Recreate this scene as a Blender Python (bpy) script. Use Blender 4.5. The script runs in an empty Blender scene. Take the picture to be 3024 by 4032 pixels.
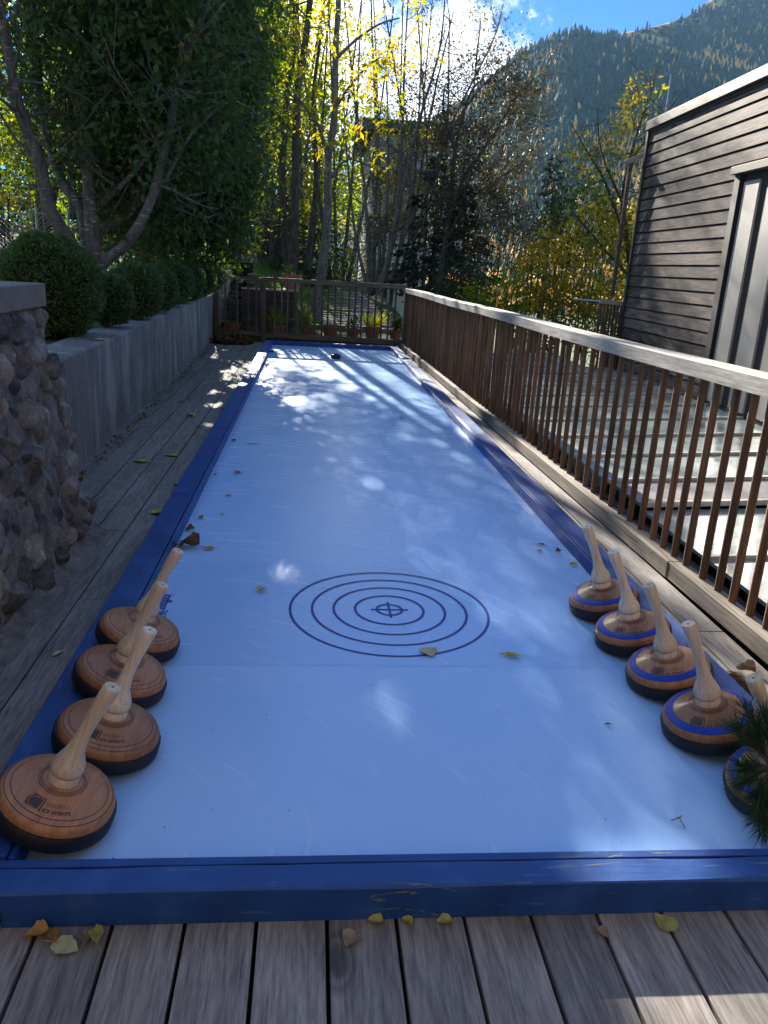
import bpy, bmesh, math, random
import numpy as np
from mathutils import Vector, Matrix

random.seed(7)
rng = np.random.default_rng(11)
scn = bpy.context.scene
COL = scn.collection
PI = math.pi

# ------------------------------------------------------------------ camera
F_PX, PITCH, YAW, ROLL = 3113.6, 0.3006, 0.1029, 0.0576
CAM = Vector((0.6294, -1.5846, 1.3648))
fw = Vector((math.sin(YAW) * math.cos(PITCH), math.cos(YAW) * math.cos(PITCH), -math.sin(PITCH)))
r0 = Vector((math.cos(YAW), -math.sin(YAW), 0))
u0 = r0.cross(fw)
RT = r0 * math.cos(ROLL) + u0 * math.sin(ROLL)
UP = -r0 * math.sin(ROLL) + u0 * math.cos(ROLL)
camd = bpy.data.cameras.new('camera')
cam = bpy.data.objects.new('camera', camd)
COL.objects.link(cam)
cam.matrix_world = Matrix(((RT.x, UP.x, -fw.x, CAM.x), (RT.y, UP.y, -fw.y, CAM.y), (RT.z, UP.z, -fw.z, CAM.z), (0, 0, 0, 1)))
camd.sensor_fit = 'VERTICAL'
camd.sensor_height = 24
camd.lens = F_PX / 4032 * 24
camd.clip_start = 0.05
camd.clip_end = 9000
scn.camera = cam
K = 4032 / 2212.0


def pray(vx, vy):
    return fw + RT * ((vx * K - 1512) / F_PX) - UP * ((vy * K - 2016) / F_PX)


def at(vx, vy, Y):
    d = pray(vx, vy)
    return CAM + d * ((Y - CAM.y) / d.y)


def atz(vx, vy, z):
    d = pray(vx, vy)
    return CAM + d * ((z - CAM.z) / d.z)


# ------------------------------------------------------------------ helpers
class MB:
    def __init__(s):
        s.v = []; s.f = []; s.r = []; s.m = []; s.rnd = 0.5; s.mi = 0

    def add(s, vs, fs):
        o = len(s.v)
        s.v.extend([tuple(q) for q in vs])
        for f in fs:
            s.f.append(tuple(i + o for i in f)); s.r.append(s.rnd); s.m.append(s.mi)

    def box(s, x0, x1, y0, y1, z0, z1, M=None):
        vs = [Vector(q) for q in ((x0, y0, z0), (x1, y0, z0), (x1, y1, z0), (x0, y1, z0), (x0, y0, z1), (x1, y0, z1), (x1, y1, z1), (x0, y1, z1))]
        if M is not None:
            vs = [M @ q for q in vs]
        s.add(vs, [(0, 3, 2, 1), (4, 5, 6, 7), (0, 1, 5, 4), (1, 2, 6, 5), (2, 3, 7, 6), (3, 0, 4, 7)])

    def beam(s, a, b, w, h, up=(0, 0, 1)):
        a = Vector(a); b = Vector(b); d = (b - a); L = d.length; d.normalize()
        upv = Vector(up); sx = d.cross(upv).normalized(); sz = sx.cross(d).normalized()
        M = Matrix(((sx.x, d.x, sz.x, a.x), (sx.y, d.y, sz.y, a.y), (sx.z, d.z, sz.z, a.z), (0, 0, 0, 1)))
        s.box(-w / 2, w / 2, 0, L, -h / 2, h / 2, M)

    def tube(s, pts, rad, n=6, cap=True):
        pts = [Vector(q) for q in pts]
        if not hasattr(rad, '__len__'):
            rad = [rad] * len(pts)
        vs = []; ref = None
        for i, q in enumerate(pts):
            d = (pts[min(i + 1, len(pts) - 1)] - pts[max(i - 1, 0)])
            if d.length < 1e-9:
                d = Vector((0, 0, 1))
            d.normalize()
            if ref is None:
                ref = Vector((1, 0, 0)) if abs(d.x) < 0.8 else Vector((0, 1, 0))
            a = (ref - d * ref.dot(d)).normalized(); b = d.cross(a); ref = a
            for k in range(n):
                t = 2 * PI * k / n
                vs.append(q + (a * math.cos(t) + b * math.sin(t)) * rad[i])
        fs = []
        for i in range(len(pts) - 1):
            for k in range(n):
                k2 = (k + 1) % n
                fs.append((i * n + k, i * n + k2, (i + 1) * n + k2, (i + 1) * n + k))
        if cap:
            fs.append(tuple(range(n - 1, -1, -1)))
            fs.append(tuple((len(pts) - 1) * n + k for k in range(n)))
        s.add(vs, fs)

    def lathe(s, prof, n=32, M=None, sx=1.0):
        vs = []
        for (r, z) in prof:
            for k in range(n):
                t = 2 * PI * k / n
                q = Vector((r * math.cos(t) * sx, r * math.sin(t), z))
                vs.append(M @ q if M is not None else q)
        fs = []
        for i in range(len(prof) - 1):
            for k in range(n):
                k2 = (k + 1) % n
                fs.append((i * n + k, i * n + k2, (i + 1) * n + k2, (i + 1) * n + k))
        if prof[0][0] > 1e-6:
            fs.append(tuple(range(n - 1, -1, -1)))
        if prof[-1][0] > 1e-6:
            fs.append(tuple((len(prof) - 1) * n + k for k in range(n)))
        s.add(vs, fs)

    def build(s, name, mat, parent=None, smooth=False, bevel=0, angle=40):
        me = bpy.data.meshes.new(name)
        me.from_pydata(s.v, [], s.f)
        mats = mat if isinstance(mat, (list, tuple)) else [mat]
        for m_ in mats:
            me.materials.append(m_)
        if len(mats) > 1:
            me.polygons.foreach_set('material_index', s.m)
        at_ = me.attributes.new('rnd', 'FLOAT', 'FACE')
        at_.data.foreach_set('value', s.r)
        if smooth:
            me.polygons.foreach_set('use_smooth', [True] * len(me.polygons))
            if angle:
                me.set_sharp_from_angle(angle=math.radians(angle))
        me.update()
        o = bpy.data.objects.new(name, me)
        COL.objects.link(o)
        if parent is not None:
            o.parent = parent
        if bevel:
            b = o.modifiers.new('bevel', 'BEVEL'); b.width = bevel; b.segments = 2; b.limit_method = 'ANGLE'
        return o


def np_mesh(name, V, F, rnd, mat, parent=None, smooth=False):
    """V (n,3), F (m,k) arrays -> object"""
    me = bpy.data.meshes.new(name)
    m, k = F.shape
    me.vertices.add(len(V)); me.vertices.foreach_set('co', np.ascontiguousarray(V, dtype=np.float32).ravel())
    me.loops.add(m * k); me.loops.foreach_set('vertex_index', np.ascontiguousarray(F, dtype=np.int32).ravel())
    me.polygons.add(m)
    me.polygons.foreach_set('loop_start', np.arange(0, m * k, k, dtype=np.int32))
    me.polygons.foreach_set('loop_total', np.full(m, k, dtype=np.int32))
    if smooth:
        me.polygons.foreach_set('use_smooth', np.ones(m, dtype=bool))
    me.update(calc_edges=True)
    a = me.attributes.new('rnd', 'FLOAT', 'FACE')
    a.data.foreach_set('value', np.ascontiguousarray(rnd, dtype=np.float32))
    for m_ in (mat if isinstance(mat, (list, tuple)) else [mat]):
        me.materials.append(m_)
    o = bpy.data.objects.new(name, me)
    COL.objects.link(o)
    if parent is not None:
        o.parent = parent
    return o


def tag(o, label=None, cat=None, group=None, kind=None):
    if label: o['label'] = label
    if cat: o['category'] = cat
    if group: o['group'] = group
    if kind: o['kind'] = kind
    return o


def empty(name, loc=(0, 0, 0), label=None, cat=None, group=None):
    o = bpy.data.objects.new(name, None)
    o.empty_display_size = 0.1
    COL.objects.link(o)
    o.location = loc
    return tag(o, label, cat, group)


def copy_tree(o, parent=None):
    c = o.copy(); COL.objects.link(c)
    if parent is not None:
        c.parent = parent
    for ch in list(o.children):
        copy_tree(ch, c)
    return c


# ------------------------------------------------------------------ materials
class NT:
    def __init__(s, name):
        s.m = bpy.data.materials.new(name); s.m.use_nodes = True
        s.t = s.m.node_tree; s.n = s.t.nodes
        s.p = s.n['Principled BSDF']; s.out = s.n['Material Output']

    def new(s, typ, **kw):
        nd = s.n.new(typ)
        for k, v in kw.items():
            setattr(nd, k, v)
        return nd

    def link(s, a, b):
        s.t.links.new(a, b)

    def coord(s, scale=(1, 1, 1), rot=(0, 0, 0), loc=(0, 0, 0), kind='Object'):
        tc = s.new('ShaderNodeTexCoord'); mp = s.new('ShaderNodeMapping')
        mp.inputs['Scale'].default_value = scale; mp.inputs['Rotation'].default_value = rot; mp.inputs['Location'].default_value = loc
        s.link(tc.outputs[kind], mp.inputs['Vector'])
        return mp.outputs['Vector']

    def noise(s, vec, scale=5, detail=4, rough=0.55, dist=0.0):
        nd = s.new('ShaderNodeTexNoise'); nd.inputs['Scale'].default_value = scale; nd.inputs['Detail'].default_value = detail
        nd.inputs['Roughness'].default_value = rough; nd.inputs['Distortion'].default_value = dist
        if vec is not None: s.link(vec, nd.inputs['Vector'])
        return nd.outputs['Fac']

    def vor(s, vec, scale=5, feature='F1', out='Distance', rand=1.0):
        nd = s.new('ShaderNodeTexVoronoi', feature=feature); nd.inputs['Scale'].default_value = scale
        nd.inputs['Randomness'].default_value = rand
        s.link(vec, nd.inputs['Vector'])
        return nd.outputs[out]

    def ramp(s, fac, stops, interp='LINEAR'):
        nd = s.new('ShaderNodeValToRGB'); cr = nd.color_ramp; cr.interpolation = interp
        while len(cr.elements) > 1: cr.elements.remove(cr.elements[-1])
        for i, (pos, c) in enumerate(stops):
            if not hasattr(c, '__len__'): c = (c, c, c)
            e = cr.elements[0] if i == 0 else cr.elements.new(pos)
            e.position = pos; e.color = (c[0], c[1], c[2], 1)
        s.link(fac, nd.inputs['Fac'])
        return nd.outputs['Color']

    def mix(s, fac, a, b, mode='MIX'):
        nd = s.new('ShaderNodeMix', data_type='RGBA', blend_type=mode)
        for sock, val in ((nd.inputs[0], fac), (nd.inputs[6], a), (nd.inputs[7], b)):
            if isinstance(val, (int, float)): sock.default_value = val
            elif isinstance(val, (tuple, list)): sock.default_value = (val[0], val[1], val[2], 1)
            else: s.link(val, sock)
        return nd.outputs[2]

    def math(s, op, a, b=0.0, c=0.0):
        nd = s.new('ShaderNodeMath', operation=op)
        for i, val in enumerate((a, b, c)):
            if isinstance(val, (int, float)): nd.inputs[i].default_value = val
            else: s.link(val, nd.inputs[i])
        return nd.outputs[0]

    def rnd(s):
        nd = s.new('ShaderNodeAttribute'); nd.attribute_name = 'rnd'
        return nd.outputs['Fac']

    def orand(s):
        return s.new('ShaderNodeObjectInfo').outputs['Random']

    def bump(s, h, strength=0.3, dist=0.01):
        nd = s.new('ShaderNodeBump'); nd.inputs['Strength'].default_value = strength; nd.inputs['Distance'].default_value = dist
        s.link(h, nd.inputs['Height']); s.link(nd.outputs['Normal'], s.p.inputs['Normal'])

    def base(s, c, rough=0.6, spec=0.5):
        if isinstance(c, (tuple, list)): s.p.inputs['Base Color'].default_value = (c[0], c[1], c[2], 1)
        else: s.link(c, s.p.inputs['Base Color'])
        if isinstance(rough, (int, float)): s.p.inputs['Roughness'].default_value = rough
        else: s.link(rough, s.p.inputs['Roughness'])
        s.p.inputs['Specular IOR Level'].default_value = spec
        return s.m


def plain(name, c, rough=0.6, spec=0.5, metal=0.0, var=0.15, scale=20):
    t = NT(name)
    n = t.noise(t.coord(), scale, 4)
    col = t.ramp(n, [(0.3, [q * (1 - var) for q in c]), (0.7, [min(1, q * (1 + var)) for q in c])])
    t.base(col, rough, spec); t.p.inputs['Metallic'].default_value = metal
    return t.m


def leaf(name, cols, transl=0.45, rough=0.5, spec=0.3):
    """cols: list of leaf colours picked by each leaf's own random value"""
    t = NT(name)
    st = [((i + 0.5) / len(cols), c) for i, c in enumerate(cols)]
    col = t.ramp(t.rnd(), st)
    t.base(col, rough, spec)
    tr = t.new('ShaderNodeBsdfTranslucent')
    hs = t.new('ShaderNodeHueSaturation'); hs.inputs['Saturation'].default_value = 1.1; hs.inputs['Value'].default_value = 1.7
    t.link(col, hs.inputs['Color']); t.link(hs.outputs['Color'], tr.inputs['Color'])
    ms = t.new('ShaderNodeMixShader'); ms.inputs[0].default_value = transl
    t.link(t.p.outputs[0], ms.inputs[1]); t.link(tr.outputs[0], ms.inputs[2]); t.link(ms.outputs[0], t.out.inputs['Surface'])
    return t.m


def wood(name, dark, light, axis=1, rough=0.75, grain=60, knots=0.0, stain=0.35, bump=0.25, spec=0.3, along=0.028):
    """weathered timber with grain along one axis, tone per board, cracks and knots"""
    t = NT(name)
    sc = [grain, grain, grain]; sc[axis] = grain * along
    v = t.coord(tuple(sc))
    g1 = t.noise(v, 1.0, 6, 0.65, 0.25)
    sc2 = [9.0, 9.0, 9.0]; sc2[axis] = 1.1
    g2 = t.noise(t.coord(tuple(sc2)), 1.0, 4, 0.6, 1.2)
    sc3 = [grain * 2.2] * 3; sc3[axis] = grain * along * 1.8
    g3 = t.noise(t.coord(tuple(sc3)), 1.0, 5, 0.7)
    f = t.math('ADD', t.math('MULTIPLY', g1, 0.6), t.math('MULTIPLY', g3, 0.4))
    col = t.ramp(f, [(0.37, dark), (0.60, light)])
    tone = t.ramp(t.rnd(), [(0.0, (0.72, 0.72, 0.73)), (1.0, (1.18, 1.15, 1.1))])
    col = t.mix(1.0, col, tone, 'MULTIPLY')
    st = t.ramp(g2, [(0.35, 1 - stain), (0.62, 1.0)])
    col = t.mix(1.0, col, st, 'MULTIPLY')
    crack = t.ramp(g1, [(0.26, 0.25), (0.33, 1.0)])
    col = t.mix(0.8, col, crack, 'MULTIPLY')
    h = f
    if knots:
        ks = [3.2, 3.2, 3.2]; ks[axis] = 1.5
        kv = t.vor(t.coord(tuple(ks)), 1.0)
        km = t.ramp(kv, [(0.0, 0.12), (0.06, 0.28), (0.085, 0.85), (0.105, 0.5), (0.14, 1.0)])
        col = t.mix(knots, col, km, 'MULTIPLY')
    t.base(col, rough, spec)
    t.bump(h, bump, 0.004)
    return t.m


def stone_mat(name, cols, scale=6, bump=0.6, dist=0.02, rough=0.9):
    t = NT(name)
    v = t.coord()
    n1 = t.noise(v, scale, 8, 0.65); n2 = t.noise(v, scale * 5, 6, 0.7); n3 = t.noise(v, scale * 0.4, 3)
    col = t.ramp(n1, [(0.3, cols[0]), (0.5, cols[1]), (0.72, cols[2])])
    tone = t.ramp(t.rnd(), [(0.0, (0.5, 0.51, 0.55)), (0.5, (0.9, 0.9, 0.9)), (1.0, (1.6, 1.56, 1.45))])
    col = t.mix(1.0, col, tone, 'MULTIPLY')
    col = t.mix(0.6, col, t.ramp(n2, [(0.35, 0.6), (0.65, 1.15)]), 'MULTIPLY')
    col = t.mix(0.5, col, t.ramp(n3, [(0.4, 0.6), (0.6, 1.1)]), 'MULTIPLY')
    t.base(col, rough, 0.3)
    t.bump(t.math('ADD', n1, t.math('MULTIPLY', n2, 0.4)), bump, dist)
    return t.m


M = {}
M['deck'] = wood('weathered_deck_wood', (0.155, 0.142, 0.132), (0.36, 0.328, 0.30), 1, 0.8, 110, 0.8, 0.35, 0.25, 0.3, 0.075)
M['fence'] = wood('brown_fence_wood', (0.07, 0.037, 0.02), (0.25, 0.138, 0.075), 2, 0.7, 60, 0, 0.5)
M['fence_y'] = wood('grey_timber', (0.12, 0.10, 0.08), (0.40, 0.35, 0.28), 1, 0.8, 70, 0.5, 0.45)
M['rail'] = wood('bleached_handrail_wood', (0.20, 0.18, 0.155), (0.46, 0.42, 0.37), 1, 0.75, 90, 0.6, 0.25, 0.3, 0.2, 0.05)
M['gate'] = wood('dark_gate_wood', (0.06, 0.045, 0.035), (0.19, 0.14, 0.10), 2, 0.75, 60, 0, 0.4)
M['gate_x'] = wood('dark_gate_wood_level', (0.08, 0.06, 0.045), (0.24, 0.19, 0.14), 0, 0.75, 60, 0, 0.4)
M['siding'] = wood('weathered_siding_wood', (0.07, 0.053, 0.046), (0.215, 0.168, 0.146), 1, 0.75, 45, 0.85, 0.5, 0.3, 0.12)
M['dark_wood'] = plain('dark_stained_trim', (0.022, 0.019, 0.019), 0.6)
M['plank'] = wood('pale_plank', (0.25, 0.22, 0.18), (0.5, 0.46, 0.40), 0, 0.8, 60)
M['tray'] = wood('brown_boards', (0.05, 0.035, 0.03), (0.12, 0.085, 0.07), 0, 0.8, 30)


def paint_mat(name, chips):
    t = NT(name)
    v = t.coord((14, 0.9, 14)) if not chips else t.coord((0.9, 14, 14))
    g = t.noise(v, 2.2, 6, 0.65, 0.5)
    n = t.noise(t.coord(), 7, 5)
    col = t.ramp(n, [(0.3, (0.007, 0.046, 0.19)), (0.55, (0.012, 0.066, 0.26)), (0.75, (0.03, 0.10, 0.33))])
    col = t.mix(1.0, col, t.ramp(t.rnd(), [(0, (0.8, 0.8, 0.82)), (1, (1.2, 1.18, 1.12))]), 'MULTIPLY')
    ck = t.ramp(g, [(0.30, 0.12), (0.37, 1.0)])
    col = t.mix(0.9, col, ck, 'MULTIPLY')
    sc = t.noise(t.coord((30, 4, 30) if not chips else (4, 30, 30)), 2.0, 4, 0.6)
    col = t.mix(t.ramp(sc, [(0.64, 0.0), (0.72, 0.5)]), col, (0.13, 0.22, 0.42))
    if chips:
        c = t.noise(t.coord((2.2, 14, 14), loc=(0.4, 0.1, 0)), 2.0, 6, 0.7, 1.0)
        col = t.mix(t.ramp(c, [(0.64, 0.0), (0.665, 1.0)]), col, (0.16, 0.17, 0.12))
    t.base(col, t.ramp(n, [(0.3, 0.42), (0.7, 0.58)]), 0.4)
    t.bump(t.math('ADD', g, t.math('MULTIPLY', n, 0.5)), 0.35, 0.004)
    return t.m


M['blue'] = paint_mat('blue_paint_on_beam', False)
M['blue_x'] = paint_mat('worn_blue_paint_on_near_beam', True)


def sheet_mat():
    t = NT('white_synthetic_ice')
    v = t.coord(kind='Object')
    n = t.noise(v, 2.5, 3)
    # swirling skate scratches: thin bent streaks, stronger on some panels
    w = t.new('ShaderNodeTexWave', wave_type='RINGS', rings_direction='Z'); w.inputs['Scale'].default_value = 3.0
    w.inputs['Distortion'].default_value = 7.0; w.inputs['Detail'].default_value = 3.0; w.inputs['Detail Scale'].default_value = 0.7
    t.link(v, w.inputs['Vector'])
    scr = t.math('MULTIPLY', t.ramp(w.outputs['Fac'], [(0.93, 0.0), (0.99, 1.0)]), t.ramp(n, [(0.5, 0.0), (0.62, 1.0)]))
    dirt = t.noise(v, 40, 3, 0.7)
    col = t.ramp(n, [(0.3, (0.35, 0.575, 0.925)), (0.7, (0.39, 0.61, 0.935))])
    col = t.mix(1.0, col, t.ramp(t.rnd(), [(0, (0.93, 0.94, 0.96)), (1, (1.03, 1.02, 1.0))]), 'MULTIPLY')
    col = t.mix(t.math('MULTIPLY', scr, 0.16), col, (0.74, 0.80, 0.88))
    col = t.mix(t.ramp(dirt, [(0.74, 0.0), (0.79, 0.35)]), col, (0.25, 0.26, 0.28))
    rg = t.math('ADD', t.math('MULTIPLY', n, 0.10), 0.20)
    rg = t.math('ADD', rg, t.math('MULTIPLY', scr, 0.15))
    t.base(col, rg, 0.34)
    t.bump(t.math('ADD', t.noise(v, 1.7, 2), t.math('MULTIPLY', scr, 0.02)), 0.05, 0.03)
    return t.m


M['sheet'] = sheet_mat()
M['ink'] = plain('blue_marking', (0.010, 0.028, 0.24), 0.45, 0.4, 0, 0.2, 60)
M['ink2'] = plain('faded_blue_marking', (0.16, 0.22, 0.42), 0.45, 0.4, 0, 0.2, 60)
M['rubber'] = plain('black_rubber', (0.012, 0.013, 0.016), 0.55, 0.4)


def turned_wood():
    t = NT('lacquered_beech')
    o = t.orand()
    v = t.coord((1, 1, 1))
    # glued staves: parallel bands across the plate
    sep = t.new('ShaderNodeSeparateXYZ'); t.link(v, sep.inputs[0])
    band = t.math('FLOOR', t.math('MULTIPLY', t.math('ADD', sep.outputs[0], 0.13), 15.0))
    wn = t.new('ShaderNodeTexWhiteNoise', noise_dimensions='2D')
    cmb = t.new('ShaderNodeCombineXYZ'); t.link(band, cmb.inputs[0]); t.link(o, cmb.inputs[1]); t.link(cmb.outputs[0], wn.inputs['Vector'])
    g = t.noise(t.coord((60, 5, 40)), 1.0, 5, 0.6, 0.8)
    col = t.ramp(g, [(0.3, (0.25, 0.105, 0.048)), (0.7, (0.44, 0.205, 0.095))])
    col = t.mix(1.0, col, t.ramp(wn.outputs['Value'], [(0, (0.72, 0.66, 0.62)), (1, (1.2, 1.2, 1.2))]), 'MULTIPLY')
    t.base(col, 0.45, 0.4)
    t.p.inputs['Coat Weight'].default_value = 0.12; t.p.inputs['Coat Roughness'].default_value = 0.2
    return t.m


M['beech'] = turned_wood()
M['groove'] = plain('burnt_groove', (0.018, 0.010, 0.008), 0.6)
M['band'] = plain('blue_band_paint', (0.008, 0.045, 0.36), 0.55, 0.3, 0, 0.1)


def handle_mat():
    t = NT('pale_ash_handle')
    o = t.orand()
    g = t.noise(t.coord((110, 110, 6)), 1.0, 5, 0.6, 0.6)
    col = t.ramp(g, [(0.30, (0.54, 0.44, 0.325)), (0.6, (0.74, 0.655, 0.53))])
    col = t.mix(1.0, col, t.ramp(o, [(0, (0.82, 0.76, 0.68)), (1, (1.08, 1.08, 1.05))]), 'MULTIPLY')
    t.base(col, 0.5, 0.4)
    return t.m


M['ash'] = handle_mat()
M['burn'] = plain('branded_lettering', (0.055, 0.028, 0.016), 0.5)
M['burn_light'] = plain('faint_branded_lettering', (0.15, 0.075, 0.04), 0.5)


def concrete(name, a, b, streak=True):
    t = NT(name)
    v = t.coord()
    n = t.noise(v, 3, 8, 0.65); n2 = t.noise(v, 30, 5, 0.7)
    col = t.ramp(n, [(0.3, a), (0.7, b)])
    if streak:
        s_ = t.noise(t.coord((3.2, 3.2, 0.5)), 1.3, 7, 0.72, 0.6)
        col = t.mix(t.ramp(s_, [(0.50, 0.0), (0.60, 0.4), (0.74, 0.75)]), col, (0.46, 0.46, 0.46))
        s2 = t.noise(t.coord((2.4, 2.4, 0.42), loc=(3, 1, 7)), 1.1, 7, 0.72, 0.6)
        col = t.mix(t.ramp(s2, [(0.47, 0.0), (0.66, 0.6)]), col, (0.06, 0.058, 0.056))
    col = t.mix(0.5, col, t.ramp(n2, [(0.35, 0.7), (0.65, 1.1)]), 'MULTIPLY')
    t.base(col, 0.9, 0.3)
    t.bump(t.math('ADD', n2, n), 0.35, 0.006)
    return t.m


M['concrete'] = concrete('streaked_concrete', (0.14, 0.135, 0.13), (0.25, 0.24, 0.23))
M['cap'] = concrete('concrete_cap', (0.12, 0.11, 0.10), (0.22, 0.20, 0.18), False)
M['stone'] = stone_mat('rubble_stone', [(0.085, 0.087, 0.092), (0.20, 0.196, 0.19), (0.40, 0.38, 0.355)], 11, 1.0, 0.03)
M['mortar'] = stone_mat('rubble_mortar', [(0.13, 0.12, 0.11), (0.23, 0.205, 0.18), (0.33, 0.30, 0.26)], 14, 1.0, 0.02)
M['slate'] = stone_mat('flat_stone', [(0.06, 0.055, 0.05), (0.14, 0.125, 0.11), (0.24, 0.21, 0.18)], 5, 0.8, 0.02)


def bark(name, a, b, lenticel=False, scale=14):
    t = NT(name)
    v = t.coord((1, 1, 0.35)); n = t.noise(v, scale, 7, 0.7)
    col = t.ramp(n, [(0.33, a), (0.66, b)])
    if lenticel:
        l = t.noise(t.coord((5, 5, 26)), 2.0, 3, 0.6)
        col = t.mix(t.ramp(l, [(0.60, 0.0), (0.66, 0.8)]), col, (0.36, 0.34, 0.31))
    t.base(col, 0.9, 0.2)
    t.bump(n, 0.7, 0.02)
    return t.m


M['bark_h'] = bark('hornbeam_bark', (0.045, 0.042, 0.038), (0.17, 0.155, 0.135), True)
M['bark_d'] = bark('dark_bark', (0.028, 0.024, 0.020), (0.10, 0.085, 0.07), False)
M['bark_a'] = bark('grey_alder_bark', (0.06, 0.053, 0.046), (0.19, 0.17, 0.145), True)
M['bark_t'] = bark('pale_twig_bark', (0.22, 0.16, 0.11), (0.42, 0.33, 0.24), False)
M['lf_horn'] = leaf('hornbeam_leaf', [(0.034, 0.062, 0.022), (0.048, 0.085, 0.026), (0.065, 0.105, 0.028), (0.042, 0.072, 0.024), (0.13, 0.12, 0.03)], 0.45)
M['lf_yel'] = leaf('yellow_autumn_leaf', [(0.30, 0.25, 0.012), (0.38, 0.31, 0.012), (0.24, 0.24, 0.015), (0.16, 0.19, 0.018), (0.36, 0.23, 0.012)], 0.55)
M['lf_green'] = leaf('yellow_green_leaf', [(0.10, 0.16, 0.014), (0.16, 0.22, 0.016), (0.08, 0.13, 0.014), (0.28, 0.26, 0.018), (0.20, 0.20, 0.016)], 0.6)
M['lf_dk'] = leaf('dark_green_leaf', [(0.016, 0.032, 0.010), (0.026, 0.046, 0.012), (0.04, 0.06, 0.014), (0.022, 0.036, 0.012)], 0.4)
M['lf_brown'] = leaf('rusty_brown_leaf', [(0.05, 0.038, 0.018), (0.08, 0.058, 0.022), (0.045, 0.042, 0.02), (0.11, 0.075, 0.024), (0.04, 0.032, 0.016)], 0.35)
M['lf_box'] = leaf('boxwood_leaf', [(0.05, 0.09, 0.034), (0.07, 0.125, 0.042), (0.10, 0.16, 0.05), (0.055, 0.10, 0.036), (0.20, 0.21, 0.06)], 0.3, 0.4)
M['lf_cherry'] = leaf('gold_and_green_leaf', [(0.05, 0.075, 0.012), (0.08, 0.10, 0.014), (0.24, 0.18, 0.012), (0.34, 0.24, 0.012), (0.12, 0.13, 0.014)], 0.5)
M['lf_gold'] = leaf('golden_leaf', [(0.34, 0.21, 0.012), (0.40, 0.26, 0.014), (0.24, 0.20, 0.014), (0.12, 0.13, 0.014)], 0.55)
M['lf_silver'] = leaf('silver_leaf', [(0.32, 0.34, 0.33), (0.45, 0.47, 0.46), (0.22, 0.25, 0.24)], 0.3)
M['lf_grey'] = leaf('grey_green_leaf', [(0.08, 0.11, 0.09), (0.12, 0.15, 0.12), (0.05, 0.08, 0.06)], 0.35)
M['needle'] = leaf('spruce_needle', [(0.010, 0.022, 0.011), (0.016, 0.030, 0.014), (0.026, 0.042, 0.018)], 0.15)
M['pine'] = leaf('pine_needle', [(0.014, 0.04, 0.014), (0.022, 0.06, 0.02), (0.035, 0.085, 0.03)], 0.2, 0.45)
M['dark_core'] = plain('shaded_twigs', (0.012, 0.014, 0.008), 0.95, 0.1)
M['terra'] = plain('terracotta', (0.30, 0.125, 0.065), 0.75, 0.3, 0, 0.25, 14)
M['soil'] = plain('potting_soil', (0.03, 0.022, 0.016), 0.95, 0.2)
M['metal'] = plain('grey_metal', (0.36, 0.36, 0.36), 0.4, 0.5, 0.6)
M['fascia'] = plain('grey_brown_sheet_metal', (0.125, 0.10, 0.085), 0.65, 0.25, 0.0, 0.12, 5)
M['render'] = plain('cream_render', (0.34, 0.31, 0.26), 0.9, 0.2, 0, 0.08, 3)
M['roof_d'] = plain('dark_roof', (0.05, 0.04, 0.036), 0.85)
M['pane_dark'] = plain('dark_window_glass', (0.02, 0.024, 0.028), 0.1, 0.6)

# ------------------------------------------------------------------ light and sky
SUN_EL, SUN_AZ = math.radians(22.0), math.radians(8.0)      # ahead of the camera, a little to the left
sd = Vector((-math.sin(SUN_AZ) * math.cos(SUN_EL), math.cos(SUN_AZ) * math.cos(SUN_EL), math.sin(SUN_EL)))
sl = bpy.data.lights.new('sun', 'SUN'); sl.energy = 5.0; sl.angle = math.radians(0.53); sl.color = (1.0, 0.93, 0.82)
so = bpy.data.objects.new('sun', sl); COL.objects.link(so)
so.rotation_euler = (-sd).to_track_quat('-Z', 'Y').to_euler()
so.location = (-20, 60, 60)

w = bpy.data.worlds.new('World'); scn.world = w; w.use_nodes = True
wt = w.node_tree; wn_ = wt.nodes; bg = wn_['Background']
sky = wn_.new('ShaderNodeTexSky'); sky.sky_type = 'NISHITA'; sky.sun_disc = False
sky.sun_elevation = SUN_EL; sky.sun_rotation = -SUN_AZ
sky.air_density = 1.0; sky.dust_density = 0.25; sky.ozone_density = 2.5; sky.altitude = 900
tc = wn_.new('ShaderNodeTexCoord')
nz = wn_.new('ShaderNodeTexNoise'); nz.inputs['Scale'].default_value = 8.0; nz.inputs['Detail'].default_value = 9; nz.inputs['Roughness'].default_value = 0.58
wt.links.new(tc.outputs['Generated'], nz.inputs['Vector'])


def wmath(op, a, b=0.0, c=0.0):
    nd = wn_.new('ShaderNodeMath'); nd.operation = op
    for i, val in enumerate((a, b, c)):
        if isinstance(val, (int, float)): nd.inputs[i].default_value = val
        else: wt.links.new(val, nd.inputs[i])
    return nd.outputs[0]


def wdot(vec):
    nd = wn_.new('ShaderNodeVectorMath'); nd.operation = 'DOT_PRODUCT'
    wt.links.new(tc.outputs['Generated'], nd.inputs[0]); nd.inputs[1].default_value = vec
    return nd.outputs['Value']


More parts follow.
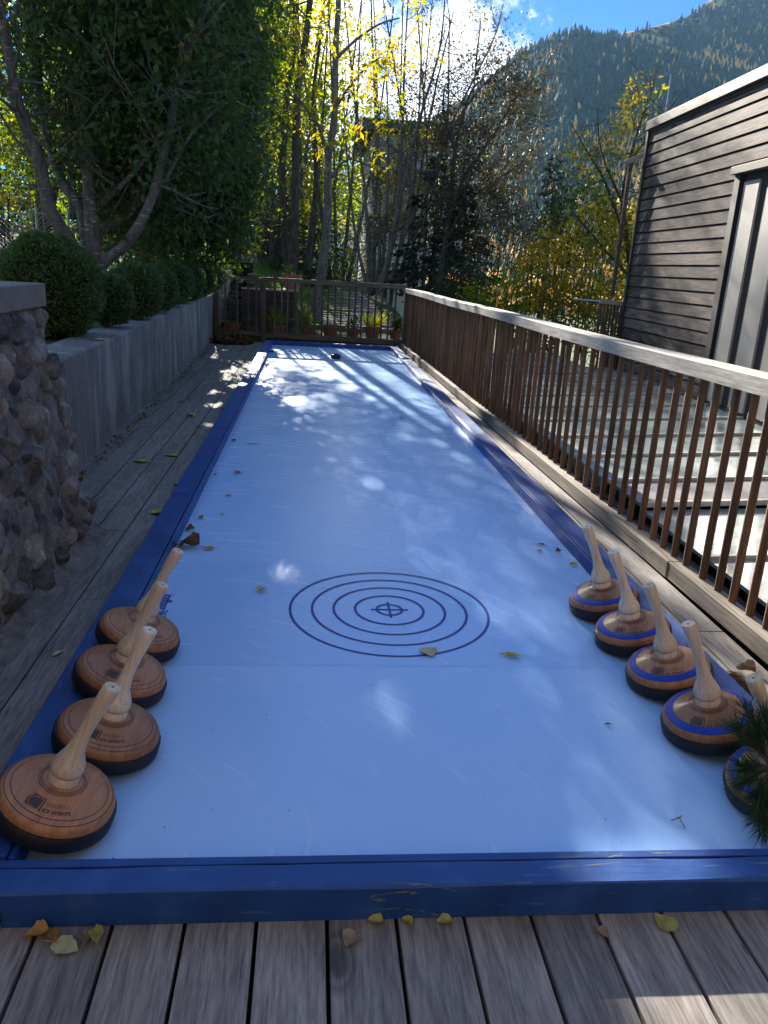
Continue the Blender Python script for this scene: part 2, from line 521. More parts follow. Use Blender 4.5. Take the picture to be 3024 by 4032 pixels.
# a bank of cumulus behind the trees, thinning out to blue on the right
cl_c = pray(790, 215).normalized()
near = wmath('SMOOTHSTEP' if False else 'MULTIPLY_ADD', wdot(cl_c), 15.0, -14.25)
dens = wmath('ADD', near, wmath('MULTIPLY', nz.outputs['Fac'], 1.7))
cov = wn_.new('ShaderNodeMapRange'); cov.interpolation_type = 'SMOOTHSTEP'
cov.inputs['From Min'].default_value = 1.30; cov.inputs['From Max'].default_value = 1.48
wt.links.new(dens, cov.inputs['Value'])
mixc = wn_.new('ShaderNodeMix'); mixc.data_type = 'RGBA'
wt.links.new(cov.outputs['Result'], mixc.inputs[0])
tint = wn_.new('ShaderNodeMix'); tint.data_type = 'RGBA'; tint.blend_type = 'MULTIPLY'; tint.inputs[0].default_value = 1.0
tr_ = wn_.new('ShaderNodeMapRange'); tr_.interpolation_type = 'SMOOTHSTEP'; tr_.inputs['From Min'].default_value = 0.35; tr_.inputs['From Max'].default_value = 0.8
wt.links.new(wdot(fw), tr_.inputs['Value'])
tm = wn_.new('ShaderNodeMix'); tm.data_type = 'RGBA'; tm.inputs[6].default_value = (1, 1, 1, 1); tm.inputs[7].default_value = (0.07, 0.24, 0.64, 1)
wt.links.new(tr_.outputs['Result'], tm.inputs[0]); wt.links.new(tm.outputs[2], tint.inputs[7])
wt.links.new(sky.outputs['Color'], tint.inputs[6])
wt.links.new(tint.outputs[2], mixc.inputs[6])
mixc.inputs[7].default_value = (7.6, 7.7, 8.0, 1)
wt.links.new(mixc.outputs[2], bg.inputs['Color'])
bg.inputs['Strength'].default_value = 0.06

scn.view_settings.view_transform = 'Standard'
scn.view_settings.look = 'None'
scn.view_settings.gamma = 1.0
scn.view_settings.exposure = 2.3

# ------------------------------------------------------------------ ground
def sst(a, b, x):
    t = np.clip((x - a) / (b - a), 0, 1)
    return t * t * (3 - 2 * t)


def gz(x, y):
    x = np.asarray(x, float); y = np.asarray(y, float)
    left = 0.70 + 0.02 * np.clip(-x - 2, 0, 20) + 0.055 * np.clip(y - 12, 0, 30)
    mid = 0.10 + 0.05 * np.clip(y - 14, 0, 12)
    back = mid + (left - mid) * (sst(1.0, -1.2, x) * sst(13.7, 14.7, y) + sst(-1.06, -1.2, x) * (1 - sst(13.7, 14.7, y)))
    z = np.where((x < -1.12), left, -0.6)
    z = np.where(y > 12.88, back, z)
    right = -2.7 - 0.02 * np.clip(x - 4, 0, 40)
    z = z + (right - z) * sst(2.62, 4.6, x) * np.where(y > 12.88, 1, 0)
    z = np.where((y <= 12.88) & (x > 2.62), right, z)
    far = np.clip((np.hypot(x, y) - 40) / 160, 0, 1)
    z = z * (1 - far) + far * (-14)
    z = z + 0.05 * np.sin(x * 1.7 + y * 0.6) * np.sin(y * 1.3 - x * 0.4) * sst(13.5, 16, y)
    return z


def axis_pts(lo, hi, step, far, extra):
    c = list(np.arange(lo, hi + 1e-6, step))
    d = step; a = lo
    while a > -far:
        d *= 1.35; a -= d; c.append(a)
    d = step; a = hi
    while a < far:
        d *= 1.35; a += d; c.append(a)
    return np.array(sorted(set(np.round(c + extra, 4))))


gx = axis_pts(-12, 12, 0.4, 2200, [-1.135, -1.105, 2.60, 2.64])
gy = axis_pts(-6, 34, 0.4, 2200, [12.87, 12.89])
XX, YY = np.meshgrid(gx, gy)
ZZ = gz(XX, YY)
nv = np.stack([XX, YY, ZZ], -1).reshape(-1, 3)
nx_, ny_ = len(gx), len(gy)
ii = (np.arange(ny_ - 1)[:, None] * nx_ + np.arange(nx_ - 1)[None]).ravel()
gf = np.stack([ii, ii + 1, ii + nx_ + 1, ii + nx_], -1)


def ground_mat():
    t = NT('garden_ground')
    v = t.coord()
    n1 = t.noise(v, 0.35, 5); n2 = t.noise(v, 9, 6, 0.7); n3 = t.noise(v, 1.4, 5)
    g = t.ramp(n2, [(0.3, (0.025, 0.05, 0.010)), (0.6, (0.07, 0.12, 0.018)), (0.8, (0.13, 0.16, 0.03))])
    b = t.ramp(n2, [(0.3, (0.035, 0.026, 0.016)), (0.7, (0.12, 0.085, 0.05))])
    col = t.mix(t.ramp(n3, [(0.45, 0.0), (0.62, 1.0)]), g, b)
    t.base(col, 0.95, 0.2)
    t.bump(n2, 0.8, 0.04)
    return t.m


g_o = np_mesh('ground', nv, gf, np.full(len(gf), 0.5), ground_mat(), smooth=True)
tag(g_o, kind='structure')

# ------------------------------------------------------------------ timber deck (setting)
DZ = -0.03
mb = MB()
rr = random.Random(3)
# boards in front of the near beam and under the lane
x = -1.90 + 0.12
k = 0
while x < 2.5:
    mb.rnd = rr.random()
    mb.box(x + 0.0045, x + 0.155 - 0.0045, -2.2, -0.125 if 0 < x < 2 else -0.125, DZ - 0.028, DZ + rr.uniform(-0.0012, 0.0012))
    x += 0.155
# left walkway: boards butt at staggered joints
for i, (a, b) in enumerate(((-0.307, -0.02), (-0.461, -0.307), (-0.619, -0.461), (-0.784, -0.619), (-0.939, -0.784), (-1.09, -0.939))):
    ys = [-0.118, 1.55 + 0.9 * (i % 3), 5.05 + 0.9 * ((i + 1) % 3), 8.7 + 0.5 * (i % 2), 12.86]
    for j in range(4):
        mb.rnd = rr.uniform(0.0, 0.45)
        mb.box(a + 0.004, b - 0.004, ys[j] + 0.002, ys[j + 1] - 0.002, DZ - 0.028, DZ + rr.uniform(-0.0012, 0.0012))
for i, (a, b) in enumerate(((1.9, 2.255), (2.255, 2.405))):
    ys = [-0.118, 0.62 + 0.7 * i, 3.9 + 0.6 * i, 7.6, 10.3 + .4 * i, 12.86]
    for j in range(5):
        mb.rnd = rr.uniform(0.3, 1.0)
        aa = a if i == 0 else a
        mb.box(aa + 0.004, b - 0.004, ys[j] + 0.002, ys[j + 1] - 0.002, DZ - 0.028, DZ + rr.uniform(-0.0012, 0.0012))
mb.rnd = 0.2
mb.box(-0.02 + 0.004, 1.9, 12.05, 12.86, DZ - 0.028, DZ - 0.001)
dk = mb.build('deck', M['deck'], bevel=0.0025)
tag(dk, kind='structure')
mb = MB(); mb.box(-1.08, 2.40, -2.2, 12.84, -0.35, DZ - 0.034)
tag(mb.build('deck_substructure', M['dark_core']), kind='structure')

# ------------------------------------------------------------------ the lane
lane = empty('ice_stock_lane', (0, 0, 0), 'long white synthetic ice lane edged with blue painted timber beams', 'curling lane')
ys = [-0.09] + [0.94 + i for i in range(12)]
ys[-1] = 12.1
for i in range(12):
    mb = MB(); mb.rnd = rr.random()
    y0, y1 = ys[i] + 0.00015, ys[i + 1] - 0.00015
    tl = rr.uniform(-0.0012, 0.0012)
    z0, z1 = -tl, tl
    n = 8
    vs = []
    for j in range(n + 1):
        for kx in range(9):
            X = 0.0 + 2.0 * kx / 8
            t_ = j / n
            edge = -0.0004 * ((2 * t_ - 1) ** 4)
            vs.append((X, y0 + (y1 - y0) * t_, z0 + (z1 - z0) * t_ + edge))
    fs = [(j * 9 + kx, j * 9 + kx + 1, (j + 1) * 9 + kx + 1, (j + 1) * 9 + kx) for j in range(n) for kx in range(8)]
    mb.add(vs, fs)
    mb.box(0, 2.0, y0, y1, -0.024, -0.005)
    mb.build('panel', M['sheet'], lane, smooth=True)


def rail(name, x0, x1, cuts, z1, parent, zz=0.003):
    for a, b in zip(cuts[:-1], cuts[1:]):
        mb = MB(); mb.rnd = rr.random()
        o = rr.uniform(-zz, zz)
        mb.box(x0 + o, x1 + o, a + 0.0015, b - 0.0015, DZ + 0.001, z1 + rr.uniform(-0.002, 0.002))
        mb.build(name, M['blue'], parent, bevel=0.003)


rail('side_beam', -0.135, -0.0165, [-0.068, 1.85, 4.75, 7.9, 9.3, 12.1], 0.064, lane)
rail('trim_board', -0.0135, 0.0, [-0.068, 2.05, 5.02, 8.4, 12.1], 0.060, lane, 0.0004)
rail('side_beam', 2.0165, 2.125, [-0.068, 3.72, 6.7, 12.1], 0.064, lane)
rail('trim_board', 2.0, 2.0135, [-0.068, 2.45, 5.6, 8.8, 12.1], 0.061, lane, 0.0004)
mb = MB(); mb.rnd = 0.6
# near beam: worn upper inner edge
nn = 70
prof_prev = None
vs = []; fs = []
for i in range(nn + 1):
    X = -0.75 + 3.6 * i / nn
    e1 = 0.004 + 0.004 * max(0, math.sin(X * 9) * math.sin(X * 4.3 + 1)) + rr.uniform(0, 0.0012)
    e2 = 0.003 + 0.003 * max(0, math.sin(X * 7 + 2)) + rr.uniform(0, 0.001)
    pr = [(-0.175, DZ + 0.001), (-0.175, 0.06 - e2), (-0.175 + e2, 0.06), (-0.0975 - e1, 0.06), (-0.0975, 0.06 - e1), (-0.0975, DZ + 0.001)]
    vs += [(X, a, b) for a, b in pr]
for i in range(nn):
    for j in range(5):
        a = i * 6 + j
        fs.append((a, a + 6, a + 7, a + 1))
fs += [tuple(range(5, -1, -1))[::-1], tuple(nn * 6 + j for j in range(5, -1, -1))]
mb.add(vs, fs)
mb.build('end_beam', M['blue_x'], lane)
mb = MB(); mb.rnd = 0.35; mb.box(-0.75, 2.85, -0.0945, -0.0705, DZ + 0.001, 0.057)
mb.build('trim_board', M['blue_x'], lane, bevel=0.002)
mb = MB(); mb.rnd = 0.4; mb.box(-0.135, 2.125, 12.103, 12.2, DZ + 0.001, 0.065)
mb.build('end_beam', M['blue'], lane, bevel=0.003)
mb = MB()
for i in range(6):
    for xx in (0.0006,):
        y = 0.9 + i * 1.9
        mb.tube([(-0.0005, y, 0.03), (0.0018, y, 0.03)], 0.006, 8)
        mb.tube([(2.0005, y + 0.4, 0.03), (1.9982, y + 0.4, 0.03)], 0.006, 8)
    mb.tube([(0.2 + i * 0.33, 12.1035, 0.03), (0.2 + i * 0.33, 12.1, 0.03)], 0.007, 8)
mb.build('screw_head', M['metal'], lane)


def annulus(mb, cx, cy, r, wd, z, n=96):
    vs = []
    for k_ in range(n):
        t = 2 * PI * k_ / n
        for q in (r - wd / 2, r + wd / 2):
            vs.append((cx + q * math.cos(t), cy + q * math.sin(t), z))
    mb.add(vs, [(2 * k_, 2 * k_ + 1, (2 * k_ + 3) % (2 * n), (2 * k_ + 2) % (2 * n)) for k_ in range(n)])


for (cx, cy, mt, wd, nm) in ((0.986, 1.424, 'ink', 0.0105, 'near'), (1.02, 10.55, 'ink2', 0.011, 'far')):
    mb = MB()
    for q in (1, 0.781, 0.564, 0.347, 0.128):
        annulus(mb, cx, cy, 0.4116 * q, wd, 0.0024)
    mb.box(cx - 0.078, cx + 0.078, cy - 0.0035, cy + 0.0035, 0.0012, 0.0030)
    mb.box(cx - 0.0045, cx + 0.0045, cy - 0.075, cy + 0.075, 0.0012, 0.0035)
    mb.build('target_rings', M[mt], lane)


def text_mesh(s, size, bold=0.0, shear=0.0):
    cu = bpy.data.curves.new('txt', 'FONT'); cu.body = s; cu.size = size; cu.align_x = 'LEFT'; cu.offset = bold; cu.shear = shear
    cu.resolution_u = 3
    o = bpy.data.objects.new('txt', cu); COL.objects.link(o)
    dg = bpy.context.evaluated_depsgraph_get()
    me = bpy.data.meshes.new_from_object(o.evaluated_get(dg))
    vs = [v.co.copy() for v in me.vertices]; fs = [tuple(p.vertices) for p in me.polygons]
    bpy.data.objects.remove(o); bpy.data.curves.remove(cu); bpy.data.meshes.remove(me)
    return vs, fs


vs, fs = text_mesh('icefloor365.com', 0.062, 0.0008)
L_ = max(v.x for v in vs)
mb = MB()
# reads from far to near, letter tops towards the middle of the lane
mb.add([(0.048 + v.y * 1.0, 1.545 - v.x * (0.335 / L_), 0.0025) for v in vs], fs)
mb.build('lettering', M['ink'], lane)

# ------------------------------------------------------------------ ice stocks
R_ST = 0.146


def cone_z(r):      # top surface of the wooden plate
    if r > 0.136: return 0.052
    if r > 0.045: return 0.064 + (0.132 - r) / (0.132 - 0.045) * 0.032
    return 0.098


def make_stock(striped):
    root = empty('ice_stock', (0, 0, 0))
    mb = MB()
    mb.lathe([(0.132, 0.0), (0.143, 0.002), (R_ST, 0.006), (R_ST, 0.036), (0.143, 0.0415), (0.1385, 0.042)], 64)
    mb.build('rubber_ring', M['rubber'], root, True)
    mb = MB()

    def pr(r0, r1, n):
        return [(r0 + (r1 - r0) * i / n, cone_z(r0 + (r1 - r0) * i / n)) for i in range(n + 1)]
    mb.lathe([(0.137, 0.03), (0.1385, 0.042), (0.1385, 0.049), (0.1365, 0.057), (0.132, 0.0635)] + pr(0.130, 0.048, 12) + [(0.044, 0.0965), (0.0, 0.0965)], 64)
    body = mb.build('wooden_plate', M['beech'], root, True)
    mb = MB()
    rings = [(0.0565, 0.0016), (0.0525, 0.0016), (0.0485, 0.0016)]
    if not striped:
        rings += [(0.127, 0.0018), (0.1135, 0.0018)]
    else:
        rings += [(0.1045, 0.0012), (0.1278, 0.0012)]
    for (r, wd) in rings:
        n = 64; v_ = []
        for k_ in range(n):
            t = 2 * PI * k_ / n
            for q in (r - wd / 2, r + wd / 2):
                v_.append((q * math.cos(t), q * math.sin(t), cone_z(q) + 0.0004))
        mb.add(v_, [(2 * k_, 2 * k_ + 1, (2 * k_ + 3) % (2 * n), (2 * k_ + 2) % (2 * n)) for k_ in range(n)])
    mb.build('turned_groove', M['groove'], body)
    if striped:
        mb = MB(); n = 64; v_ = []
        rs = (0.105, 0.108, 0.124, 0.127)
        for k_ in range(n):
            t = 2 * PI * k_ / n
            for j, q in enumerate(rs):
                v_.append((q * math.cos(t), q * math.sin(t), cone_z(q) + (0.0003 if j in (0, 3) else 0.0013)))
        mb.add(v_, [(4 * k_ + j, 4 * k_ + j + 1, (4 * k_ + j + 5) % (4 * n), (4 * k_ + j + 4) % (4 * n)) for k_ in range(n) for j in range(3)])
        mb.build('blue_band', M['band'], root, True)
    # handle: collar, bulb, bent tapering grip
    prof = [(0.0365, 0.074), (0.037, 0.080), (0.0355, 0.0965), (0.0335, 0.0985), (0.0335, 0.1), (0.0380, 0.102), (0.0398, 0.112), (0.0382, 0.126), (0.032, 0.142),
            (0.0240, 0.160), (0.0200, 0.185), (0.0174, 0.215), (0.0168, 0.245), (0.0178, 0.275), (0.0198, 0.305), (0.0212, 0.335), (0.0214, 0.352), (0.019, 0.357)]
    n = 28; v_ = []
    for (r, z) in prof:
        lean = max(0, z - 0.12) ** 1.5 * 0.30
        for k_ in range(n):
            t = 2 * PI * k_ / n
            v_.append((r * math.cos(t) + lean, r * math.sin(t), z + 0.019 - (r * math.cos(t)) * max(0, z - 0.34) * 6))
    f_ = [(i * n + k_, i * n + (k_ + 1) % n, (i + 1) * n + (k_ + 1) % n, (i + 1) * n + k_) for i in range(len(prof) - 1) for k_ in range(n)]
    f_.append(tuple((len(prof) - 1) * n + k_ for k_ in range(n)))
    mb = MB(); mb.add(v_, f_)
    hd = mb.build('handle', M['ash'], root, True, angle=60)
    mb = MB()
    mb.lathe([(0.0330, 0.1168), (0.0338, 0.1175), (0.0338, 0.1192), (0.0330, 0.1198)], 28)
    mb.build('turned_groove', M['groove'], hd)
    lx = (0.3575 - 0.12) ** 1.5 * 0.30
    mb = MB(); mb.tube([(lx, 0, 0.374), (lx, 0, 0.3766)], 0.0035, 8)
    mb.build('centre_mark', M['burn_light'], hd)

    # branding wraps onto the cone, facing the camera side (-y)
    def wrap(u, v):      # u right, v up (towards the handle)
        r = 0.090 - v
        a = -PI / 2 + u / 0.090
        return (r * math.cos(a), r * math.sin(a), cone_z(r) + 0.0006)
    logo = MB()
    x0, x1, y0, y1 = -0.050, -0.006, -0.014, 0.017

    def inside(u, v):     # dark tile with a lighter shield-shaped line
        cu_, cv_ = (u - (-0.028)) / 0.0165, (v - 0.0005) / 0.0125
        d = math.hypot(cu_, cv_) if cu_ < 0.35 else max(abs(cu_), abs(cv_) * 0.95)
        return 0.93 < d < 1.07
    N = 44
    for i in range(N):
        for j in range(30):
            ua = x0 + (x1 - x0) * i / N; ub = x0 + (x1 - x0) * (i + 1) / N
            va = y0 + (y1 - y0) * j / 30; vb = y0 + (y1 - y0) * (j + 1) / 30
            uc, vc = (ua + ub) / 2, (va + vb) / 2
            if inside(uc, vc): continue
            if uc < -0.046 + 0.05 * abs(vc - 0.0) and abs(vc) > 0.006: continue
            if (uc + 0.012) ** 2 + (vc - 0.0125) ** 2 < 0.0000016: continue
            logo.add([wrap(ua, va), wrap(ub, va), wrap(ub, vb), wrap(ua, vb)], [(0, 1, 2, 3)])
    logo.build('emblem', M['burn'], body)
    v1, f1 = text_mesh('WARCHOLA', 0.0135, 0.0)
    mb = MB(); s1 = 0.060 / max(v.x for v in v1)
    mb.add([wrap(-0.003 + v.x * s1, 0.0025 + v.y) for v in v1], f1); mb.build('lettering', M['burn_light'], body)
    v1, f1 = text_mesh('ICE EVENTS', 0.0115, 0.0004)
    mb = MB(); s1 = 0.060 / max(v.x for v in v1)
    mb.add([wrap(-0.003 + v.x * s1, -0.012 + v.y) for v in v1], f1); mb.build('lettering', M['burn'], body)
    return root


st_a = make_stock(False)
st_b = make_stock(True)
lab_l = ['plain wooden ice stock nearest on the left, at the corner by the near blue beam',
         'plain wooden ice stock second from front in the left row',
         'plain wooden ice stock third from front in the left row, lettering half hidden',
         'plain wooden ice stock farthest back in the left row, beside the blue lettering']
lab_r = ['blue banded ice stock farthest back in the right row',
         'blue banded ice stock second from back in the right row, with the very pale handle',
         'blue banded ice stock in the middle of the right row, with the browner handle',
         'blue banded ice stock second from front on the right, its edge behind pine needles',
         'blue banded ice stock nearest on the right, mostly hidden by the pine branch']


def place_stock(root, side, cx, y, spin, lean_y=0.0):
    rail_x, rail_z = (0.0, 0.0625) if side < 0 else (2.0, 0.0635)
    # outer edge lies on the beam, inner edge on the ice
    c = abs(cx - rail_x)
    e = c + R_ST * 0.965
    tl = math.asin(rail_z / math.hypot(e, rail_z)) if e > 0 else 0.2
    zc = math.tan(tl) * (e - c) + 0.0022
    Mx = Matrix.Rotation(tl if side < 0 else -tl, 4, 'Y') @ Matrix.Rotation(lean_y, 4, 'X') @ Matrix.Rotation(spin, 4, 'Z')
    root.location = (cx, y, zc)
    root.rotation_euler = Mx.to_euler()


for i, (cx, y, sp) in enumerate(((0.032, 0.102, -0.12), (0.085, 0.405, -0.05), (0.048, 0.722, 0.08), (0.044, 1.018, 0.3))):
    r_ = st_a if i == 0 else copy_tree(st_a)
    tag(r_, lab_l[i], 'ice stock', 'ice stocks lined up along the lane')
    place_stock(r_, -1, cx, y, sp)
    for ch in r_.children:
        if ch.name.startswith('handle'):
            ch.rotation_euler = (0, 0, -sp + rr.uniform(-.25, .25))
for i, (cx, y, sp) in enumerate(((1.905, 1.415, -0.62), (1.908, 1.108, -0.55), (1.915, 0.795, -0.45), (1.910, 0.482, -0.5), (1.955, 0.165, -0.2))):
    r_ = st_b if i == 0 else copy_tree(st_b)
    tag(r_, lab_r[i], 'ice stock', 'ice stocks lined up along the lane')
    place_stock(r_, 1, cx, y, sp)
    # bent grips of this row lean the other way
    for ch in r_.children:
        if ch.name.startswith('handle'):
            ch.rotation_euler = (0, 0, PI - sp + rr.uniform(-.25, .25))

# target puck
pk = empty('target_puck', (1.015, 10.52, 0.0022), 'small dark wooden target block standing on the far rings', 'target block')
mb = MB(); mb.lathe([(0.072, 0), (0.075, 0.006), (0.075, 0.05), (0.071, 0.056), (0.0, 0.056)], 8)
mb.build('block', M['dark_wood'], pk, bevel=0.003)
mb = MB(); mb.lathe([(0.04, 0.0562), (0.04, 0.066), (0.036, 0.07), (0, 0.07)], 12)
mb.build('knob', M['gate'], pk)

# ------------------------------------------------------------------ right-hand balustrade
def fx(y):            # the fence line closes in slightly towards the far end
    return 2.452 - 0.0165 * (y - 2.0)


fen = empty('balustrade', (2.45, 6, DZ), 'long brown balustrade with bleached handrail along the right of the deck', 'fence')


def under(root, o):
    o.parent = root; o.matrix_parent_inverse = Matrix.Translation(-Vector(root.location)); return o


ya, yb = -1.6, 12.72
cuts = [ya, 2.95, 7.4, yb]
for a, b in zip(cuts[:-1], cuts[1:]):
    mb = MB(); mb.rnd = rr.uniform(0.3, 0.9)
    n = 16
    vs = []
    for j in range(n + 1):
        y = a + 0.001 + (b - a - 0.002) * j / n
        x = fx(y); zz = 0.985 + 0.004 * math.sin(y * 1.3)
        vs += [(x - 0.030, y, zz - 0.036), (x - 0.030, y, zz + 0.034), (x - 0.024, y, zz + 0.040), (x + 0.062, y, zz + 0.044), (x + 0.070, y, zz + 0.036), (x + 0.070, y, zz - 0.036)]
    fs = [(j * 6 + q, j * 6 + (q + 1) % 6, j * 6 + 6 + (q + 1) % 6, j * 6 + 6 + q) for j in range(n) for q in range(6)]
    fs += [(5, 4, 3, 2, 1, 0), tuple(n * 6 + q for q in range(6))]
    mb.add(vs, [f[::-1] for f in fs])
    under(fen, mb.build('handrail', M['rail']))
for a, b in ((ya, 1.9), (1.9, 5.6), (5.6, 9.3), (9.3, 10.6), (10.6, 12.72)):
    mb = MB(); mb.rnd = rr.uniform(0.3, 0.8)
    x0, x1 = fx(a), fx(b); off = rr.uniform(-.004, .004)
    vs = [(x0 - 0.055 + off, a, DZ + 0.012), (x0 + 0.035, a, DZ + 0.012), (x0 + 0.035, a, 0.066), (x0 - 0.055 + off, a, 0.066),
          (x1 - 0.055 + off, b - .003, DZ + 0.012), (x1 + 0.035, b - .003, DZ + 0.012), (x1 + 0.035, b - .003, 0.066), (x1 - 0.055 + off, b - .003, 0.066)]
    mb.add(vs, [(0, 1, 2, 3), (7, 6, 5, 4), (0, 4, 5, 1), (1, 5, 6, 2), (2, 6, 7, 3), (3, 7, 4, 0)])
    under(fen, mb.build('bottom_timber', M['fence_y'], bevel=0.003))
y = -1.45; i = 0
while y < 12.65:
    mb = MB(); mb.rnd = rr.random()
    x = fx(y) + 0.012; r = 0.0175
    tl = rr.uniform(-0.006, 0.006)
    mb.tube([(x, y, 0.063), (x + tl * .5, y + tl, 0.5), (x, y, 0.951)], [r, r * 1.02, r], 10)
    under(fen, mb.build('baluster', M['fence'], smooth=True))
    y += 0.1445 + rr.uniform(-0.022, 0.022); i += 1

# ------------------------------------------------------------------ fence across the far end
GY = 12.78
gat = empty('end_fence', (0.6, GY, DZ), 'dark wooden fence with square posts across the far end of the deck', 'fence')
mb = MB(); mb.rnd = .5; mb.beam((-1.04, GY, 1.045), (-0.17, GY, 1.03), 0.05, 0.062); under(gat, mb.build('top_rail', M['gate_x'], bevel=.003))
mb = MB(); mb.rnd = .7; mb.beam((-0.235, GY - 0.004, 1.04), (2.30, GY - .004, 1.04), 0.05, 0.075); under(gat, mb.build('top_rail', M['gate_x'], bevel=.003))
mb = MB(); mb.rnd = .4; mb.beam((-0.62, GY, 0.125), (-0.24, GY, 0.10), 0.045, 0.06); under(gat, mb.build('bottom_rail', M['gate_x'], bevel=.003))
mb = MB(); mb.rnd = .5; mb.beam((-0.17, GY, 0.095), (2.28, GY, 0.085), 0.045, 0.085); under(gat, mb.build('bottom_rail', M['gate_x'], bevel=.003))
for x, w_ in ((-1.012, 0.075), (-0.205, 0.072), (2.285, 0.06)):
    mb = MB(); mb.rnd = rr.random(); mb.box(x - w_ / 2, x + w_ / 2, GY - 0.04, GY + 0.03, DZ, 1.012); under(gat, mb.build('post', M['gate'], bevel=.003))
for x in [-0.86, -0.66, -0.47, -0.375 + .05, -0.275 + .02] + [-0.02 + 0.118 * q + rr.uniform(-.012, .012) for q in range(19)]:
    mb = MB(); mb.rnd = rr.random(); zb = 0.06 if x < -0.65 else 0.1
    mb.tube([(x, GY, zb), (x + rr.uniform(-.004, .004), GY, 0.55), (x, GY, 1.02)], 0.0165, 8); under(gat, mb.build('baluster', M['gate'], smooth=True))

# ------------------------------------------------------------------ retaining wall
def wx(y): return -0.872 - 0.0212 * (y - 3.77)


rw = empty('retaining_wall', (-1.0, 8, DZ), 'low streaked concrete retaining wall along the left of the deck', 'wall')
mb = MB(); n = 40; vs = []; fs = []
for j in range(n + 1):
    y = 0.6 + (12.86 - 0.6) * j / n
    xx = wx(y) - 0.02; t_ = 0.715 + 0.0035 * (y - 4)
    vs += [(xx, y, DZ - .3), (xx, y, t_ - 0.012), (xx - 0.012, y, t_), (xx - 0.28, y, t_ + 0.004), (xx - 0.28, y, DZ - .3)]
for j in range(n):
    for q in range(4):
        a = j * 5 + q; fs.append((a, a + 5, a + 6, a + 1))
fs.append((0, 1, 2, 3, 4)); fs.append(tuple(n * 5 + q for q in (4, 3, 2, 1, 0)))
mb.add(vs, fs); under(rw, mb.build('concrete_body', M['concrete']))

# ------------------------------------------------------------------ rubble pier at the left
pier = empty('rubble_pier', (-1.1, 1.4, DZ), 'battered rubble stone pier with concrete cap at the left edge', 'pier')


def px_(z):  # face position at height z
    t_ = (z - DZ) / 1.13
    return -0.445 - 0.185 * t_


def noise3(p, s, seed=0):
    return (math.sin(p[0] * s * 1.7 + seed) * math.sin(p[1] * s * 1.3 + seed * 2.1) + math.sin(p[2] * s * 1.9 + seed * .7) * math.sin(p[0] * s * 2.3 - p[1] * s + seed)) * 0.5


mb = MB()
vs = []; fs = []
NY, NZ = 60, 34
for j in range(NZ + 1):
    z = DZ - 0.05 + (1.13 + 0.05) * j / NZ
    for i in range(NY + 1):
        y = -0.6 + 3.0 * i / NY
        d = 0.014 * noise3((0, y, z), 17, 1) + 0.01 * noise3((0, y, z), 41, 3)
        vs.append((px_(z) - 0.020 + d, y - (0.12 * (z) if i == NY else 0), z))
for j in range(NZ):
    for i in range(NY):
        a = j * (NY + 1) + i; fs.append((a, a + 1, a + NY + 2, a + NY + 1))
mb.add(vs, fs)
# far end face and rest of the body
vs = []; fs = []
for j in range(NZ + 1):
    z = DZ - 0.05 + 1.18 * j / NZ
    for i in range(25):
        x = px_(z) - 0.03 - 1.2 * i / 24
        vs.append((x, 2.4 - 0.12 * z + 0.012 * noise3((x, 0, z), 23, 5), z))
for j in range(NZ):
    for i in range(24):
        a = j * 25 + i; fs.append((a, a + 25, a + 26, a + 1))
mb.add(vs, fs)
under(pier, mb.build('mortar', M['mortar'], smooth=True, angle=0))


def stone_geo(mb, c, sx, sy, sz, nrm, seed):
    """a rounded, faceted field stone; sx along the outward normal"""
    bm = bmesh.new(); bmesh.ops.create_icosphere(bm, subdivisions=3, radius=1)
    r_ = random.Random(seed)
    cuts_ = [(Vector((r_.gauss(0, 1), r_.gauss(0, 1), r_.gauss(0, 1))).normalized(), r_.uniform(0.5, 0.88)) for _ in range(13)]
    for v in bm.verts:
        p = v.co.copy()
        for nrm_, d in cuts_:
            e = p.dot(nrm_) - d
            if e > 0: p -= nrm_ * e * 0.97
        p += p.normalized() * (0.08 * noise3(p, 3.1, seed) + 0.075 * noise3(p, 8, seed * 1.3) + 0.04 * noise3(p, 19, seed * .6))
        v.co = p
    rot = Matrix.Rotation(r_.uniform(-.35, .35), 3, nrm)
    up = Vector((0, 0, 1)); side = up.cross(nrm).normalized()
    vs = []
    for v in bm.verts:
        q = nrm * v.co.x * sx + side * v.co.y * sy + up * v.co.z * sz
        vs.append(Vector(c) + rot @ q)
    fs = [tuple(l.index for l in f.verts) for f in bm.faces]
    bm.free()
    mb.rnd = r_.random(); mb.add(vs, fs)


mb = MB(); rs = random.Random(21)
z = 0.0; row = 0
while z < 1.06:
    h = rs.uniform(0.095, 0.15) * (1.15 if z < 0.4 else 0.95)
    y = -0.55 + rs.uniform(0, .1)
    yend = 2.40 - 0.10 * z
    while y < yend:
        L = rs.choice((rs.uniform(0.06, 0.10), rs.uniform(0.10, 0.16), rs.uniform(0.12, 0.22)))
        if y + L > yend + 0.03: L = max(0.09, yend - y + 0.02)
        zc = min(z + h / 2 + rs.uniform(-0.045, 0.045), 1.085 - h * .45)
        stone_geo(mb, (px_(zc) - 0.055 + rs.uniform(-0.022, 0.018), y + L / 2, zc), rs.uniform(0.07, 0.10), L * 0.68, h * rs.uniform(0.55, 0.85), Vector((1, 0, 0.12)).normalized(), rs.randint(0, 9999))
        y += L
    for q in range(4):
        zc = z + h / 2
        stone_geo(mb, (px_(zc) - 0.10 - q * 0.17, yend - 0.035, zc), 0.09, 0.095, h * 0.55, Vector((0, 1, 0.1)).normalized(), rs.randint(0, 9999))
    z += h * 0.93; row += 1
under(pier, mb.build('field_stones', M['stone'], smooth=True, angle=28))
mb = MB(); mb.rnd = .5; mb.box(-1.85, -0.615, -0.8, 2.395, 1.098, 1.203)
